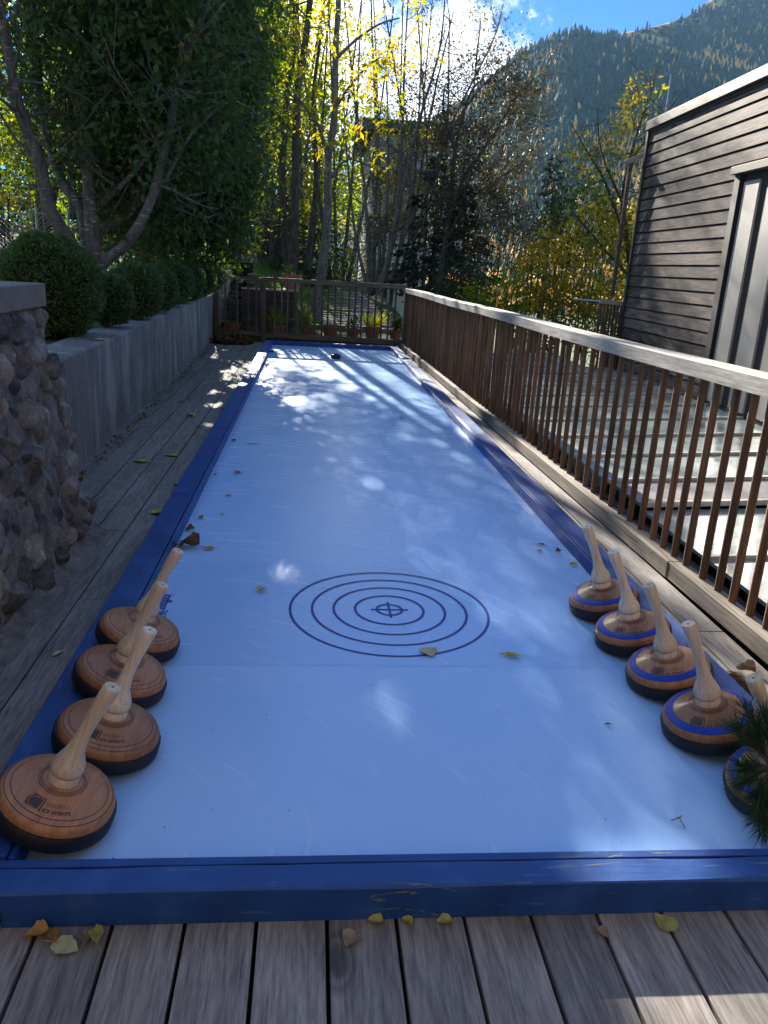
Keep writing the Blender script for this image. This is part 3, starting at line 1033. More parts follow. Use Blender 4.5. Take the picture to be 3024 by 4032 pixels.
under(pier, mb.build('cap', M['cap'], bevel=0.006))
mb = MB(); vs = []; fs = []
for i in range(41):
    y = -0.6 + 3.02 * i / 40; e = 0.012 * math.sin(y * 9) + .008 * math.sin(y * 23)
    for (xx, zz) in ((-0.47, 0.02), (-0.44 + e, -0.008), (-0.405 + e * .6, -0.018), (-0.395 + e * .5, DZ + 0.0008)):
        vs.append((xx, y, zz + (0.004 * math.sin(y * 31 + xx * 40) if zz > 0.005 else 0)))
for i in range(40):
    for q in range(3):
        a = i * 4 + q; fs.append((a, a + 1, a + 5, a + 4))
fs.append((160, 161, 162, 163)); mb.add(vs, fs)
under(pier, mb.build('mortar_footing', M['mortar'], smooth=True))

# ------------------------------------------------------------------ timber-clad house on the right
H0 = Vector((5.0, 9.46, 0)); hd_ = Vector((-0.045, -1, 0)).normalized(); hn = Vector((-1, 0.045, 0)).normalized()


def HP(s, o, z):     # s metres from the far corner towards us, o outwards, z
    q = H0 + hd_ * s + hn * o
    return (q.x, q.y, z)


def hbox(mb, s0, s1, o0, o1, z0, z1):
    vs = [HP(s, o, z) for z in (z0, z1) for (s, o) in ((s0, o0), (s1, o0), (s1, o1), (s0, o1))]
    mb.add(vs, [(0, 3, 2, 1), (4, 5, 6, 7), (0, 1, 5, 4), (1, 2, 6, 5), (2, 3, 7, 6), (3, 0, 4, 7)])


house = empty('timber_house', (5.2, 6, -2.6), 'dark weathered timber-clad house with tall metal shutters on the right', 'house')
mb = MB(); hbox(mb, 0.02, 9.6, -5.0, -0.02, -2.6, 3.24); under(house, mb.build('wall', M['dark_wood']))
mb = MB(); z = 0.19; q = 0
sh = random.Random(5)
while z < 3.22:
    zt = min(z + 0.1225, 3.225)
    s = 0.0
    for (sa, sb) in ((0.0, 2.83), (4.95, 9.6)) if z < 2.42 else ((0.0, 9.6),):
        a = sa
        while a < sb - 0.01:
            b = sb if sb - a < 5 else a + sh.uniform(2.8, 4.2)
            mb.rnd = sh.random()
            vs = [HP(a, 0.004, zt), HP(b - .002, 0.004, zt), HP(b - .002, 0.016, z), HP(a, 0.016, z), HP(a, -0.015, zt), HP(b - .002, -0.015, zt), HP(b - .002, -0.005, z), HP(a, -0.005, z)]
            mb.add(vs, [(0, 1, 2, 3), (4, 7, 6, 5), (0, 4, 5, 1), (3, 2, 6, 7), (0, 3, 7, 4), (1, 5, 6, 2)])
            a = b
    z += 0.1385
under(house, mb.build('board_cladding', M['siding']))
mb = MB(); hbox(mb, -0.06, 0.0, -0.06, 0.04, 0.0, 3.25); hbox(mb, -0.058, 9.6, -0.02, 0.012, 3.225, 3.262); under(house, mb.build('corner_trim', M['dark_wood']))
mb = MB(); hbox(mb, -0.08, 9.6, -5.0, 0.055, 3.263, 3.372); under(house, mb.build('roof_edge', M['fascia'], bevel=.004))
mb = MB()
for s_ in (2.1, 4.1, 6.1): hbox(mb, s_, s_ + .008, 0.0545, 0.0565, 3.264, 3.371)
under(house, mb.build('roof_joint', M['dark_wood']))
mb = MB(); hbox(mb, 2.83, 2.95, -0.04, 0.065, 0.19, 2.43); under(house, mb.build('shutter_frame', M['dark_wood']))
mb = MB(); hbox(mb, 2.78, 4.98, 0.0, 0.10, 2.432, 2.505); under(house, mb.build('shutter_lintel', M['fascia'], bevel=.003))
M['shutter'] = plain('brushed_metal_shutter', (0.36, 0.34, 0.31), 0.45, 0.5, 0.35, 0.08, 3)
for a in (3.01, 3.505, 4.0, 4.49):
    mb = MB(); hbox(mb, a, a + 0.315, 0.0, 0.045, 0.20, 2.35)
    s_ = mb.build('shutter', M['shutter'], bevel=.003); under(house, s_)
    mb = MB(); hbox(mb, a + 0.315, a + 0.49, -0.03, 0.022, 0.20, 2.35); under(house, mb.build('shutter_gap_strip', M['dark_wood']))
mb = MB(); hbox(mb, 2.97, 4.95, -0.01, 0.02, 2.352, 2.43); under(house, mb.build('shutter_frame', M['dark_wood']))
mb = MB(); hbox(mb, 0.0, 9.6, -0.02, 0.02, 0.12, 0.188); under(house, mb.build('base_trim', M['dark_wood']))

# balcony screen at the back corner of the house
bal = empty('balcony_screen', (4.8, 9.62, 1.0), 'slim timber frame and low railing at the back corner of the timber house', 'balcony')
BY = 9.75
mb = MB(); mb.rnd = .6; mb.beam(at(722, 957, BY) if False else at(1322, 640, BY), at(1362, 352, BY), 0.05, 0.05, (0, 1, 0)); under(bal, mb.build('post', M['siding']))
mb = MB(); mb.rnd = .8; mb.beam(at(1350, 352, BY), at(1398, 330, BY), 0.06, 0.055); under(bal, mb.build('top_beam', M['rail']))
ra, rb = at(1296, 650, BY), at(1362, 658, BY)
mb = MB(); mb.rnd = .9; mb.beam(ra, rb, 0.06, 0.06); under(bal, mb.build('handrail', M['rail']))
for i in range(9):
    mb = MB(); mb.rnd = rr.random(); q = Vector(ra).lerp(Vector(rb), (i + .5) / 9)
    mb.box(q.x - .014, q.x + .014, q.y - .014, q.y + .014, q.z - 0.95, q.z - 0.03); under(bal, mb.build('baluster', M['gate']))
la = at(1238, 646, BY + .4); lb = at(1296, 651, BY + .2)
mb = MB(); mb.tube([la, lb], 0.014, 8); under(bal, mb.build('grab_rail', M['metal']))
q = at(1310, 705, BY)
mb = MB(); mb.rnd = .8; mb.box(q.x - .3, q.x + .26, q.y - .05, q.y + .05, 0.06, 0.13); under(bal, mb.build('sill_beam', M['rail']))

# ------------------------------------------------------------------ glass roof beside the deck
def glass_mat():
    t = NT('wired_greenhouse_glass')
    v = t.coord((1.2, 9, 1)); n = t.noise(v, 1.6, 4, 0.6, 0.5); n2 = t.noise(t.coord(), 3, 5)
    col = t.ramp(n, [(0.3, (0.25, 0.30, 0.28)), (0.7, (0.36, 0.415, 0.39))])
    col = t.mix(0.6, col, t.ramp(n2, [(0.35, 0.65), (0.65, 1.1)]), 'MULTIPLY')
    t.base(col, t.ramp(n2, [(0.3, 0.08), (0.7, 0.22)]), 0.6)
    return t.m


M['glass'] = glass_mat()
M['panel_grey'] = plain('grey_roof_panel', (0.20, 0.19, 0.19), 0.35, 0.5, 0, 0.3, 9)
M['bar'] = plain('aluminium_bar', (0.55, 0.53, 0.50), 0.35, 0.5, 0.5)
gl = empty('glass_roof', (3.8, 5, -0.2), 'low pitched roof of pale glass panes between the balustrade and the timber house', 'glass roof')


def gzz(x): return 0.155 - 0.05 * (4.9 - x)


seams = [11.6, 10.86, 10.1, 9.35, 8.62, 7.88, 7.13, 6.40, 5.66, 4.93, 4.22, 3.49, 2.94, 2.08, 1.2, 0.3, -0.6]
for a, b in zip(seams[:-1], seams[1:]):
    xe = 5.05 - 0.045 * (9.46 - a) - 0.03 if a < 9.4 else 4.6
    x0 = 2.72 - 0.0165 * (a - 2) if a > 3.6 else 2.70
    dz = -0.03 if (a < 3.0) else 0.0
    mb = MB(); mb.rnd = rr.random()
    mb.add([(x0, b + .02, gzz(x0) + dz), (xe, b + .02, gzz(xe) + dz), (xe, a - .02, gzz(xe) + dz), (x0, a - .02, gzz(x0) + dz),
            (x0, b + .02, gzz(x0) + dz - .02), (xe, b + .02, gzz(xe) + dz - .02), (xe, a - .02, gzz(xe) + dz - .02), (x0, a - .02, gzz(x0) + dz - .02)],
           [(0, 1, 2, 3), (7, 6, 5, 4), (0, 4, 5, 1), (1, 5, 6, 2), (2, 6, 7, 3), (3, 7, 4, 0)])
    under(gl, mb.build('pane' if a != 3.49 else 'opaque_panel', M['glass'] if a != 3.49 else M['panel_grey']))
    mb = MB(); mb.beam((x0 - .01, b, gzz(x0) + dz + .004), (xe, b, gzz(xe) + dz + .004), 0.036, 0.034); under(gl, mb.build('glazing_bar', M['bar'], bevel=.002))
mb = MB()
for (a, b) in ((11.6, 3.0), (2.9, -0.6)):
    mb.beam((2.66, a, -0.14), (2.66, b, -0.14), 0.05, 0.2)
under(gl, mb.build('gutter_edge', M['dark_wood']))
mb = MB()
for y in np.arange(0.2, 11, 0.42):
    mb.box(2.575, 2.60, y, y + 0.045, -0.1, -0.03)
    mb.box(2.575, 2.66, y, y + 0.045, -0.11, -0.1)
under(gl, mb.build('bracket', M['metal']))

# ------------------------------------------------------------------ things beyond the end fence
path_ = MB()
for i in range(20):
    y = 14.3 + i * 0.42; z0 = 0.20 + 0.05 * (y - 14.3) * 1.0
    path_.rnd = rr.random()
    xr = 2.42 - 0.02 * i
    xx = 0.35 + rr.uniform(-.05, .05)
    while xx < xr:
        L = rr.uniform(0.5, 1.1); xe = min(xr, xx + L); path_.rnd = rr.random()
        path_.box(xx + .004, xe - .004, y + .006, y + .412, z0 - .1, z0 + rr.uniform(-.012, .012)); xx = xe


def moss_mat():
    t = NT('mossy_paving')
    v = t.coord(); n = t.noise(v, 1.1, 5, 0.65); n2 = t.noise(v, 14, 6, 0.7)
    st = t.ramp(n2, [(0.3, (0.12, 0.10, 0.085)), (0.7, (0.34, 0.29, 0.25))])
    ms = t.ramp(n2, [(0.3, (0.05, 0.06, 0.012)), (0.7, (0.18, 0.16, 0.03))])
    sep = t.new('ShaderNodeSeparateXYZ'); t.link(v, sep.inputs[0])
    f = t.math('SUBTRACT', t.math('ADD', n, 0.35), t.math('MULTIPLY', sep.outputs[0], 0.22))
    t.base(t.mix(t.ramp(f, [(0.42, 0.0), (0.6, 1.0)]), st, ms), 0.9, 0.2); t.bump(n2, 0.6, .02)
    return t.m


po = path_.build('path', moss_mat(), bevel=.008); tag(po, kind='structure')

# brown board planter wall with a pot on it
pw = empty('board_planter', (0.0, 13.7, 0), 'tall dark board planter wall behind the end fence, with a pale top edge', 'planter')
mb = MB()
for i in range(5): mb.rnd = rr.random(); mb.box(-0.66, 0.30, 13.62, 13.66, 0.0 + i * .165, 0.162 + i * .165)
under(pw, mb.build('front_boards', M['tray']))
mb = MB(); mb.rnd = .3; mb.box(0.305, 0.345, 13.62, 14.6, -0.02, 0.83); under(pw, mb.build('end_board', M['tray']))
mb = MB(); mb.rnd = .8; mb.box(-0.66, 0.35, 13.60, 13.70, 0.832, 0.86); mb.box(0.08, 0.36, 13.705, 14.6, 0.832, 0.86); under(pw, mb.build('coping', M['plank']))

# shelf of planks carrying the flower pots
sf = empty('plank_shelf', (1.0, 13.15, 0), 'pale plank shelf on short legs carrying the flower pots behind the end fence', 'shelf')
SZ = 0.085
mb = MB(); mb.rnd = .8; mb.box(0.22, 2.35, 13.0, 13.16, SZ - 0.03, SZ); mb.box(0.22, 2.35, 13.17, 13.34, SZ - 0.03, SZ); under(sf, mb.build('plank', M['plank'], bevel=.003))
for x in (0.3, 1.2, 2.2):
    mb = MB(); mb.box(x, x + .05, 13.03, 13.3, -0.15, SZ - .031); under(sf, mb.build('leg', M['plank']))


def leaves_np(C, dirs, size, asp=0.45, fold=0.25, jit=0.25, roll=None):
    """folded diamond leaves: C base points (n,3), dirs (n,3) pointing to the tip"""
    n = len(C)
    d = dirs / (np.linalg.norm(dirs, axis=1, keepdims=True) + 1e-9)
    rv = rng.normal(size=(n, 3)) if roll is None else roll + rng.normal(size=(n, 3)) * 0.5
    s = np.cross(d, rv); s /= (np.linalg.norm(s, axis=1, keepdims=True) + 1e-9)
    nn_ = np.cross(s, d)
    L = (size * (1 + jit * rng.normal(size=n))).clip(size * .4, size * 1.9)[:, None]
    w_ = L * asp
    base = C; tip = C + d * L
    midp = C + d * L * 0.45
    lf = midp - s * w_ * .5 + nn_ * w_ * fold; rt = midp + s * w_ * .5 + nn_ * w_ * fold
    V = np.stack([base, lf, tip, rt], 1).reshape(-1, 3)
    b = np.arange(n)[:, None] * 4
    F = np.concatenate([b + np.array([0, 2, 1]), b + np.array([0, 3, 2])], 1).reshape(-1, 3)
    return V, F


def leaf_obj(name, C, dirs, size, mat, parent, asp=0.45, fold=0.25, rnd=None, roll=None):
    V, F = leaves_np(np.asarray(C, float), np.asarray(dirs, float), size, asp, fold, roll=roll)
    r_ = rng.random(len(C)) if rnd is None else rnd
    return np_mesh(name, V, F, np.repeat(r_, 2), mat, parent)


def pot_mesh(mb, r, h):
    mb.lathe([(r * .66, 0), (r * .9, h * .72), (r * .9, h * .74), (r, h * .74), (r * 1.02, h), (r * .92, h), (r * .9, h * .85), (0, h * .85)], 28)


def potted(vx, vyb, Y, r, h, z, plant, label):
    c = at(vx, vyb, Y)
    root = empty('flower_pot', (c.x, Y, z), label, 'flower pot', 'terracotta pots behind the end fence')
    mb = MB(); pot_mesh(mb, r, h); mb.build('pot', M['terra'], root, True)
    mb = MB(); mb.lathe([(r * .9, h * .86), (r * .5, h * .9), (0, h * .91)], 18); mb.build('soil', M['soil'], root, True)
    kind, n, hh, mat = plant
    if kind == 'grass':
        a = rng.random(n) * 2 * PI; q = np.sqrt(rng.random(n)) * r * .6
        C = np.stack([np.cos(a) * q, np.sin(a) * q, np.full(n, h * .88)], 1)
        D = np.stack([np.cos(a) * .55, np.sin(a) * .55, np.ones(n)], 1) + rng.normal(size=(n, 3)) * .2
        leaf_obj('plant', C, D, hh, mat, root, 0.05)
    else:
        C = rng.normal(size=(n, 3)) * np.array([r * .5, r * .5, hh * .28]) + np.array([0, 0, h * .9 + hh * .45])
        C[:, 2] = np.maximum(C[:, 2], h * .86)
        leaf_obj('plant', C, rng.normal(size=(n, 3)) + np.array([0, 0, .5]), 0.035 if kind == 'bush' else 0.05, mat, root, 0.4)
        mb = MB()
        for i in range(6):
            a = rr.uniform(0, 6.28); mb.tube([(0, 0, h * .86), (math.cos(a) * r * .3, math.sin(a) * r * .3, h * .9 + hh * .6)], 0.003, 5)
        mb.build('stem', M['bark_d'], root)
    return root


def zpx(p_, dx): return p_


potted(500, 726, 13.2, 0.17, 0.24, DZ + .05, ('leafy', 500, 0.55, M['lf_grey']), 'wide dark flower pot at far left with tall grey-green foliage')
potted(547, 726, 13.15, 0.125, 0.19, DZ + .05, ('bush', 260, 0.22, M['lf_grey']), 'small flower pot left of the fence post with soft grey foliage')
potted(597, 726, 13.15, 0.16, 0.235, SZ - .06, ('grass', 120, 0.26, M['lf_green']), 'flower pot right of the fence post with grassy blades')
potted(661, 726, 13.15, 0.145, 0.20, SZ, ('bush', 420, 0.24, M['lf_green']), 'sunlit flower pot with bright green feathery plant')
potted(713, 726, 13.15, 0.155, 0.225, SZ, ('bush', 420, 0.14, M['lf_silver']), 'flower pot with low silvery white plant')
potted(762, 728, 13.15, 0.125, 0.175, SZ, ('leafy', 240, 0.26, M['lf_dk']), 'small low flower pot with loose dark sprigs')
potted(804, 728, 13.15, 0.16, 0.225, SZ, ('grass', 130, 0.27, M['lf_green']), 'wide flower pot with yellow-green grass tuft')
potted(854, 730, 13.15, 0.13, 0.18, SZ, ('leafy', 380, 0.26, M['lf_dk']), 'dark flower pot with bushy plant in the corner by the balustrade')
potted(631, 603, 13.95, 0.185, 0.27, 0.862, ('bush', 420, 0.20, M['lf_dk']), 'terracotta pot raised on the board planter in front of the dark trunks')

# stone pillar and grey planter near the far left corner
pil = empty('stone_pillar', (-0.75, 13.9, 0), 'dry stone pillar with flat cap slabs behind the end fence', 'pillar')
mb = MB(); rs = random.Random(4); z = 0.0
ca = at(516, 600, 13.8)
while z < 1.28:
    h = rs.uniform(0.05, 0.10); x = ca.x - 0.29
    while x < ca.x + 0.28:
        L = rs.uniform(0.12, 0.3); xe = min(ca.x + 0.29, x + L)
        stone_geo(mb, ((x + xe) / 2, 13.82 + rs.uniform(-.02, .03), z + h / 2), 0.16, (xe - x) * .56, h * .58, Vector((0, -1, 0)), rs.randint(0, 9999)); x = xe
    z += h * .95
mb.box(ca.x - .24, ca.x + .24, 13.85, 14.3, 0, 1.28)
under(pil, mb.build('stacked_stones', M['slate'], smooth=True, angle=40))
mb = MB(); mb.rnd = .6; mb.box(ca.x - .27, ca.x + .30, 13.66, 14.25, 1.285, 1.45); under(pil, mb.build('cap_slab', M['slate'], bevel=.012))

gp = at(481, 560, 13.05)
gpo = empty('grey_planter', (gp.x, 13.05, 0.74), 'grey planter with pale broad-leaved plant at the far end of the retaining wall', 'planter')
mb = MB(); mb.lathe([(0.10, 0), (0.15, 0.30), (0.15, 0.31), (0.165, 0.31), (0.165, 0.42), (0.14, 0.42), (0.13, 0.36), (0, 0.36)], 24); mb.build('pot', M['metal'], gpo, True)
n = 60; C = rng.normal(size=(n, 3)) * np.array([.12, .1, .13]) + np.array([0.02, 0, .62]); leaf_obj('foliage', C, rng.normal(size=(n, 3)) + np.array([0, 0, .3]), 0.12, M['lf_green'], gpo, .6)
mb = MB()
for i in range(7): mb.tube([(0, 0, .36), (rr.uniform(-.1, .1), rr.uniform(-.1, .1), .55), (rr.uniform(-.2, .2), rr.uniform(-.15, .15), rr.uniform(.6, .8))], .005, 5)
mb.build('stem', M['bark_a'], gpo)
ws = empty('white_slab', (0, 13.0, 0), 'upright whitewashed slab behind the left post of the end fence', 'slab')
a = at(468, 640, 13.25); mb = MB(); mb.rnd = .5
mb.add([(a.x - .03, 13.2, -.02), (a.x + .20, 13.2, -.02), (a.x + .16, 13.2, 0.55), (a.x + .19, 13.2, 0.72), (a.x - .03, 13.2, 0.78), (a.x - .03, 13.3, -.02), (a.x + .20, 13.3, -.02), (a.x + .16, 13.3, .55), (a.x + .19, 13.3, .72), (a.x - .03, 13.3, .78)],
       [(0, 1, 2, 3, 4), (9, 8, 7, 6, 5), (0, 5, 6, 1), (1, 6, 7, 2), (2, 7, 8, 3), (3, 8, 9, 4), (4, 9, 5, 0)])
under(ws, mb.build('slab', M['render'], bevel=.01))

# ------------------------------------------------------------------ clipped box shrubs
def box_ball(vx, vy, Y, rad, nleaf, label, sq=1.0):
    c = at(vx, vy, Y)
    zb = c.z - rad * sq
    root = empty('boxwood_shrub', (c.x, Y, zb), label, 'shrub', 'clipped box shrubs behind the retaining wall')
    u = rng.normal(size=(nleaf, 3)); u /= np.linalg.norm(u, axis=1, keepdims=True)
    lump = 1 + 0.05 * np.sin(u[:, 0] * 7 + vx) * np.sin(u[:, 1] * 6 + 1) + 0.02 * np.sin(u[:, 0] * 19 + 2) * np.sin(u[:, 2] * 17 + vx) + 0.035 * np.sin(u[:, 2] * 9 + u[:, 0] * 4)
    dep = rng.random(nleaf) ** 2 * 0.16
    C = u * (rad * (lump - dep))[:, None] * np.array([1, 1, sq]) + np.array([0, 0, rad * sq])
    D = u * 1.0 + rng.normal(size=(nleaf, 3)) * 0.8 + np.array([0, 0, .25])
    rn = rng.random(nleaf) * 0.78 + 0.22 * (rng.random(nleaf) < 0.06)
    leaf_obj('foliage', C, D, 0.025 if rad > .3 else 0.027, M['lf_box'], root, 0.62, 0.2, rn)
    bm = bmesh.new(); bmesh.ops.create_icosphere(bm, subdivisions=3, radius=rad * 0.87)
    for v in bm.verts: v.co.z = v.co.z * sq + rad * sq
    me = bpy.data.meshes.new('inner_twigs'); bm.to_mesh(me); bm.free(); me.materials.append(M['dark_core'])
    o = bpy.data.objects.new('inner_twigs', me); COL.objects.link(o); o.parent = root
    return root


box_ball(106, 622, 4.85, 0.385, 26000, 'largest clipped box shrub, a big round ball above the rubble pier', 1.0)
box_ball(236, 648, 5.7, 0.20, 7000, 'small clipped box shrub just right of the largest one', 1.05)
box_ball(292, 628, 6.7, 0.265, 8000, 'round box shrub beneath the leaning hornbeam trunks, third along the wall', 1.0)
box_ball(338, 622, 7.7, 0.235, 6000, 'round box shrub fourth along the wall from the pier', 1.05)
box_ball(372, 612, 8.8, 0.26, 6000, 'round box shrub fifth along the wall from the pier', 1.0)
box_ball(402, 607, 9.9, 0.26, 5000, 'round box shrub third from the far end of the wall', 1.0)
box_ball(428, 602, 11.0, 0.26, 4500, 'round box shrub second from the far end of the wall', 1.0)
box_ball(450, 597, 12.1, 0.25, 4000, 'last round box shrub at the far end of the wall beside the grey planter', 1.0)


# ------------------------------------------------------------------ trees
def bez(pts, n=4):
    """smooth a polyline (Catmull-Rom)"""
    P = [Vector(p) for p in pts]; out = []
    for i in range(len(P) - 1):
        p0 = P[max(i - 1, 0)]; p1 = P[i]; p2 = P[i + 1]; p3 = P[min(i + 2, len(P) - 1)]
        for k_ in range(n):
            t = k_ / n
            out.append(0.5 * ((2 * p1) + (p2 - p0) * t + (2 * p0 - 5 * p1 + 4 * p2 - p3) * t * t + (3 * p1 - p0 - 3 * p2 + p3) * t ** 3))
    out.append(P[-1]); return out


# crowns thin out where the photograph's low sun comes through them
_bx = [-5, 3.6, 5, 6, 7, 8, 9.5, 11, 20]; _bv = [2.14, 2.12, 1.98, 1.66, 1.30, .90, .40, .12, .0]
FLECKS = [(-.3, 16.6, .55), (-.55, 17.6, .6), (-.1, 15.6, .3), (1.47, -.37, .15), (1.36, -.33, .06), (-.3, 6.3, .10), (-.45, 7.1, .12), (-.2, 7.6, .10), (-.5, 8.3, .13), (-.35, 9.0, .14), (-.2, 9.7, .13), (-.6, 9.9, .12), (-.25, 5.3, .07), (-.1, 6.9, .08), (-.08, 8.4, .1),
          (.45, 6.5, .10), (.62, 6.3, .12), (.8, 6.9, .09), (.35, 7.6, .10), (.7, 8.5, .14), (.42, 9.3, .18), (.25, 10.2, .2), (.6, 10.0, .2), (.55, 1.85, .06), (.6, 1.75, .07), (.5, .72, .05), (.95, .62, .07), (.42, .8, .05)]


def sun_keep(C, hole=True, floor=.06):
    C = np.asarray(C, float)
    sx = C[:, 0] + .3445 * C[:, 2]; sy = C[:, 1] - 2.451 * C[:, 2]
    nzv = np.sin(sx * 7.3 + sy * .9) * np.sin(sy * 1.9 + 1.1) + .7 * np.sin(sx * 13 - sy * 2.7 + 2) + .5 * np.sin(sy * 5.1 + sx * 3)
    edge = sx - np.interp(sy, _bx, _bv) + np.where(sy < 5, .06, .13) * nzv
    fl = np.where((sx > 2.0) & (sx < 3.0) & (sy > .3) & (sy < 12), floor * .35, floor)
    pr = np.where(edge > 0, fl + .55 * (nzv > 1.1), 1.0)
    if hole:
        for (a, b, r) in FLECKS:
            pr = np.where(np.hypot(sx - a, (sy - b) * .55) < r * 1.35, 0.0, pr)
    return rng.random(len(C)) < pr


class Tree:
    sun = False; sunfloor = .07

    def __init__(s, seed):
        s.mb = MB(); s.tips = []; s.r = random.Random(seed); s.stems = []

    def stem(s, pts, r0, r1, n=9, smooth=4):
        P = bez(pts, smooth); m = len(P)
        R = [r0 + (r1 - r0) * (i / (m - 1)) ** 0.8 for i in range(m)]
        R = [q * (1 + 0.06 * s.r.uniform(-1, 1)) for q in R]
        s.mb.tube(P, R, n); s.stems.append((P, R)); return P, R

    def branch(s, p, d, L, r, level, up=0.12, wander=0.22, kids=4, spread=0.8, minr=0.003):
        seg = 5; pts = [p.copy()]; d = d.normalized(); q = p.copy()
        for i in range(seg):
            d = (d + Vector((s.r.gauss(0, wander), s.r.gauss(0, wander), s.r.gauss(0, wander) + up))).normalized()
            q = q + d * (L / seg); pts.append(q.copy())
        R = [max(minr, r * (1 - 0.75 * i / seg)) for i in range(seg + 1)]
        if s.sun and not sun_keep([tuple(pts[3])], False, s.sunfloor)[0]:
            return
        s.mb.tube(pts, R, 5 if r > 0.012 else 3, cap=False)
        if level <= 1:
            s.tips += pts[2:]
        if level > 0:
            for k_ in range(kids):
                t = s.r.uniform(0.25, 1.0); i = min(seg - 1, int(t * seg)); pp = pts[i].lerp(pts[i + 1], t * seg - i)
                ax = Vector((s.r.gauss(0, 1), s.r.gauss(0, 1), s.r.gauss(0, .6))).normalized()
                nd = ((pts[i + 1] - pts[i]).normalized() + ax * spread).normalized()
                s.branch(pp, nd, L * s.r.uniform(0.45, 0.7), max(minr, R[i] * 0.6), level - 1, up, wander, kids, spread, minr)

    def twigs(s, n, L, r, level, tmin=0.3, **kw):
        tot = [len(P) for P, R in s.stems]
        for _ in range(n):
            P, R = s.r.choices(s.stems, tot)[0]
            i = int(s.r.uniform(tmin, 0.98) * (len(P) - 1))
            ax = Vector((s.r.gauss(0, 1), s.r.gauss(0, 1), s.r.gauss(0.3, .5))).normalized()
            s.branch(P[i].copy(), ax, L * s.r.uniform(.6, 1.2), min(r, R[i] * .7), level, **kw)


def px_stem(pts, Y0, Y1=None, off=0.0):
    Y1 = Y0 if Y1 is None else Y1
    return [at(a + off, b, Y0 + (Y1 - Y0) * i / (len(pts) - 1)) for i, (a, b) in enumerate(pts)]


def z1(*pts): return [(a * .3638, b * .3638) for a, b in pts]            # left-hand detail sheet
def z2(*pts): return [(493.7 + a * .4299, b * .4299) for a, b in pts]    # middle detail sheet


def finish(t, name, loc, label, cat, group, bark_, lfs=None):
    root = empty(name, loc, label, cat, group)
    under(root, t.mb.build('trunk', bark_, smooth=True, angle=0))
    for o in (lfs or []):
        under(root, o)
    return root


def cluster_leaves(cent, per, spread, size, mat, asp=0.5, down=0.35, name='crown', keep=None, rnd=None):
    cent = np.asarray(cent, float)
    C = np.repeat(cent, per, 0) + rng.normal(size=(len(cent) * per, 3)) * spread
    if keep is not None:
        C = C[keep(C)]
    D = rng.normal(size=(len(C), 3)) + np.array([0, 0, -down])
    cl = np.clip(np.repeat(rng.random(len(cent)), per)[:len(C)] * .6 + rng.random(len(C)) * .4, 0, 1) if rnd is None else rnd
    return leaf_obj(name, C, D, size, mat, None, asp, .22, cl)


def ell_points(n, c, r, hollow=0.0):
    u = rng.normal(size=(n, 3)); u /= np.linalg.norm(u, axis=1, keepdims=True)
    q = (hollow + (1 - hollow) * rng.random(n)) ** (1 / 3)
    return np.array(c) + u * q[:, None] * np.array(r)


# --- hornbeams on the left: T1 many-stemmed, nearest
T = Tree(1)
Y = 8.3
b0 = [at(205, 640, Y), at(208, 610, Y)]
T.stem(px_stem(z1((585, 1760), (570, 1600), (530, 1200), (512, 700), (520, 300), (540, 0)), Y, Y) + [at(198, -160, Y + .3), at(205, -400, Y + .6)], 0.10, 0.03, 12)
T.stem(px_stem(z1((520, 1760), (420, 1450), (300, 1250), (230, 950), (130, 700), (80, 480), (30, 200), (5, 60)), Y - .1, Y - .9) + [at(-60, -200, Y - 1.2)], 0.095, 0.03, 12)
T.stem(px_stem(z1((545, 1760), (490, 1270), (380, 1100), (315, 930), (250, 650), (215, 300), (195, 0)), Y + .2, Y + .6) + [at(50, -250, Y + .9)], 0.085, 0.025, 12)
T.stem(px_stem(z1((240, 960), (150, 780), (60, 560), (0, 440), (-60, 300)), Y - .4, Y - .9), 0.05, 0.02, 9)
T.stem(px_stem(z1((590, 1760), (610, 1570), (760, 1440), (900, 1180), (1000, 800), (1070, 480), (1180, 150), (1240, 0)), Y, Y - .5) + [at(480, -180, Y - .6)], 0.075, 0.018, 10)
T.stem(px_stem(z1((570, 1700), (590, 1390), (700, 1310), (790, 1240), (850, 1000), (870, 700), (885, 500)), Y + .2, Y + .3), 0.055, 0.014, 9)
T.stem(px_stem(z1((590, 1220), (680, 1140), (790, 1030), (900, 900), (985, 820)), Y + .1, Y - .2), 0.045, 0.016, 8)
T.stem(px_stem(z1((440, 1300), (425, 1100), (415, 800), (425, 400)), Y + .8, Y + 1), 0.06, 0.03, 9)
T.stem(px_stem(z1((700, 1500), (960, 1100), (1130, 800), (1300, 640), (1400, 580)), Y - .1, Y - .3), 0.035, 0.01, 7)
T.stem(px_stem(z1((1075, 480), (1120, 250), (1150, 90)), Y - .4, Y - .5), 0.018, 0.008, 6)
T.twigs(60, 1.3, 0.018, 1, tmin=0.35, kids=3, up=0.05)
cent = np.concatenate([
    ell_points(230, at(330, 190, Y + .3), (1.15, 1.3, 1.35)),
    ell_points(150, at(200, 60, Y + .6), (1.2, 1.4, 1.0)),
    ell_points(110, at(300, 420, Y + 1.2), (0.7, 1.1, .65)),
    ell_points(170, at(360, -150, Y), (1.3, 1.6, 1.3)),
    ell_points(24, at(90, 120, Y + .3), (0.8, 1.2, 1.1)),
])
lf1 = cluster_leaves(cent, 46, 0.18, 0.09, M['lf_horn'], 0.52, .5, keep=sun_keep)
finish(T, 'hornbeam_tree', (b0[0].x, Y, .7), 'nearest many-stemmed hornbeam leaning out above the box shrubs on the left', 'tree', 'hornbeams on the left bank', M['bark_h'], [lf1])

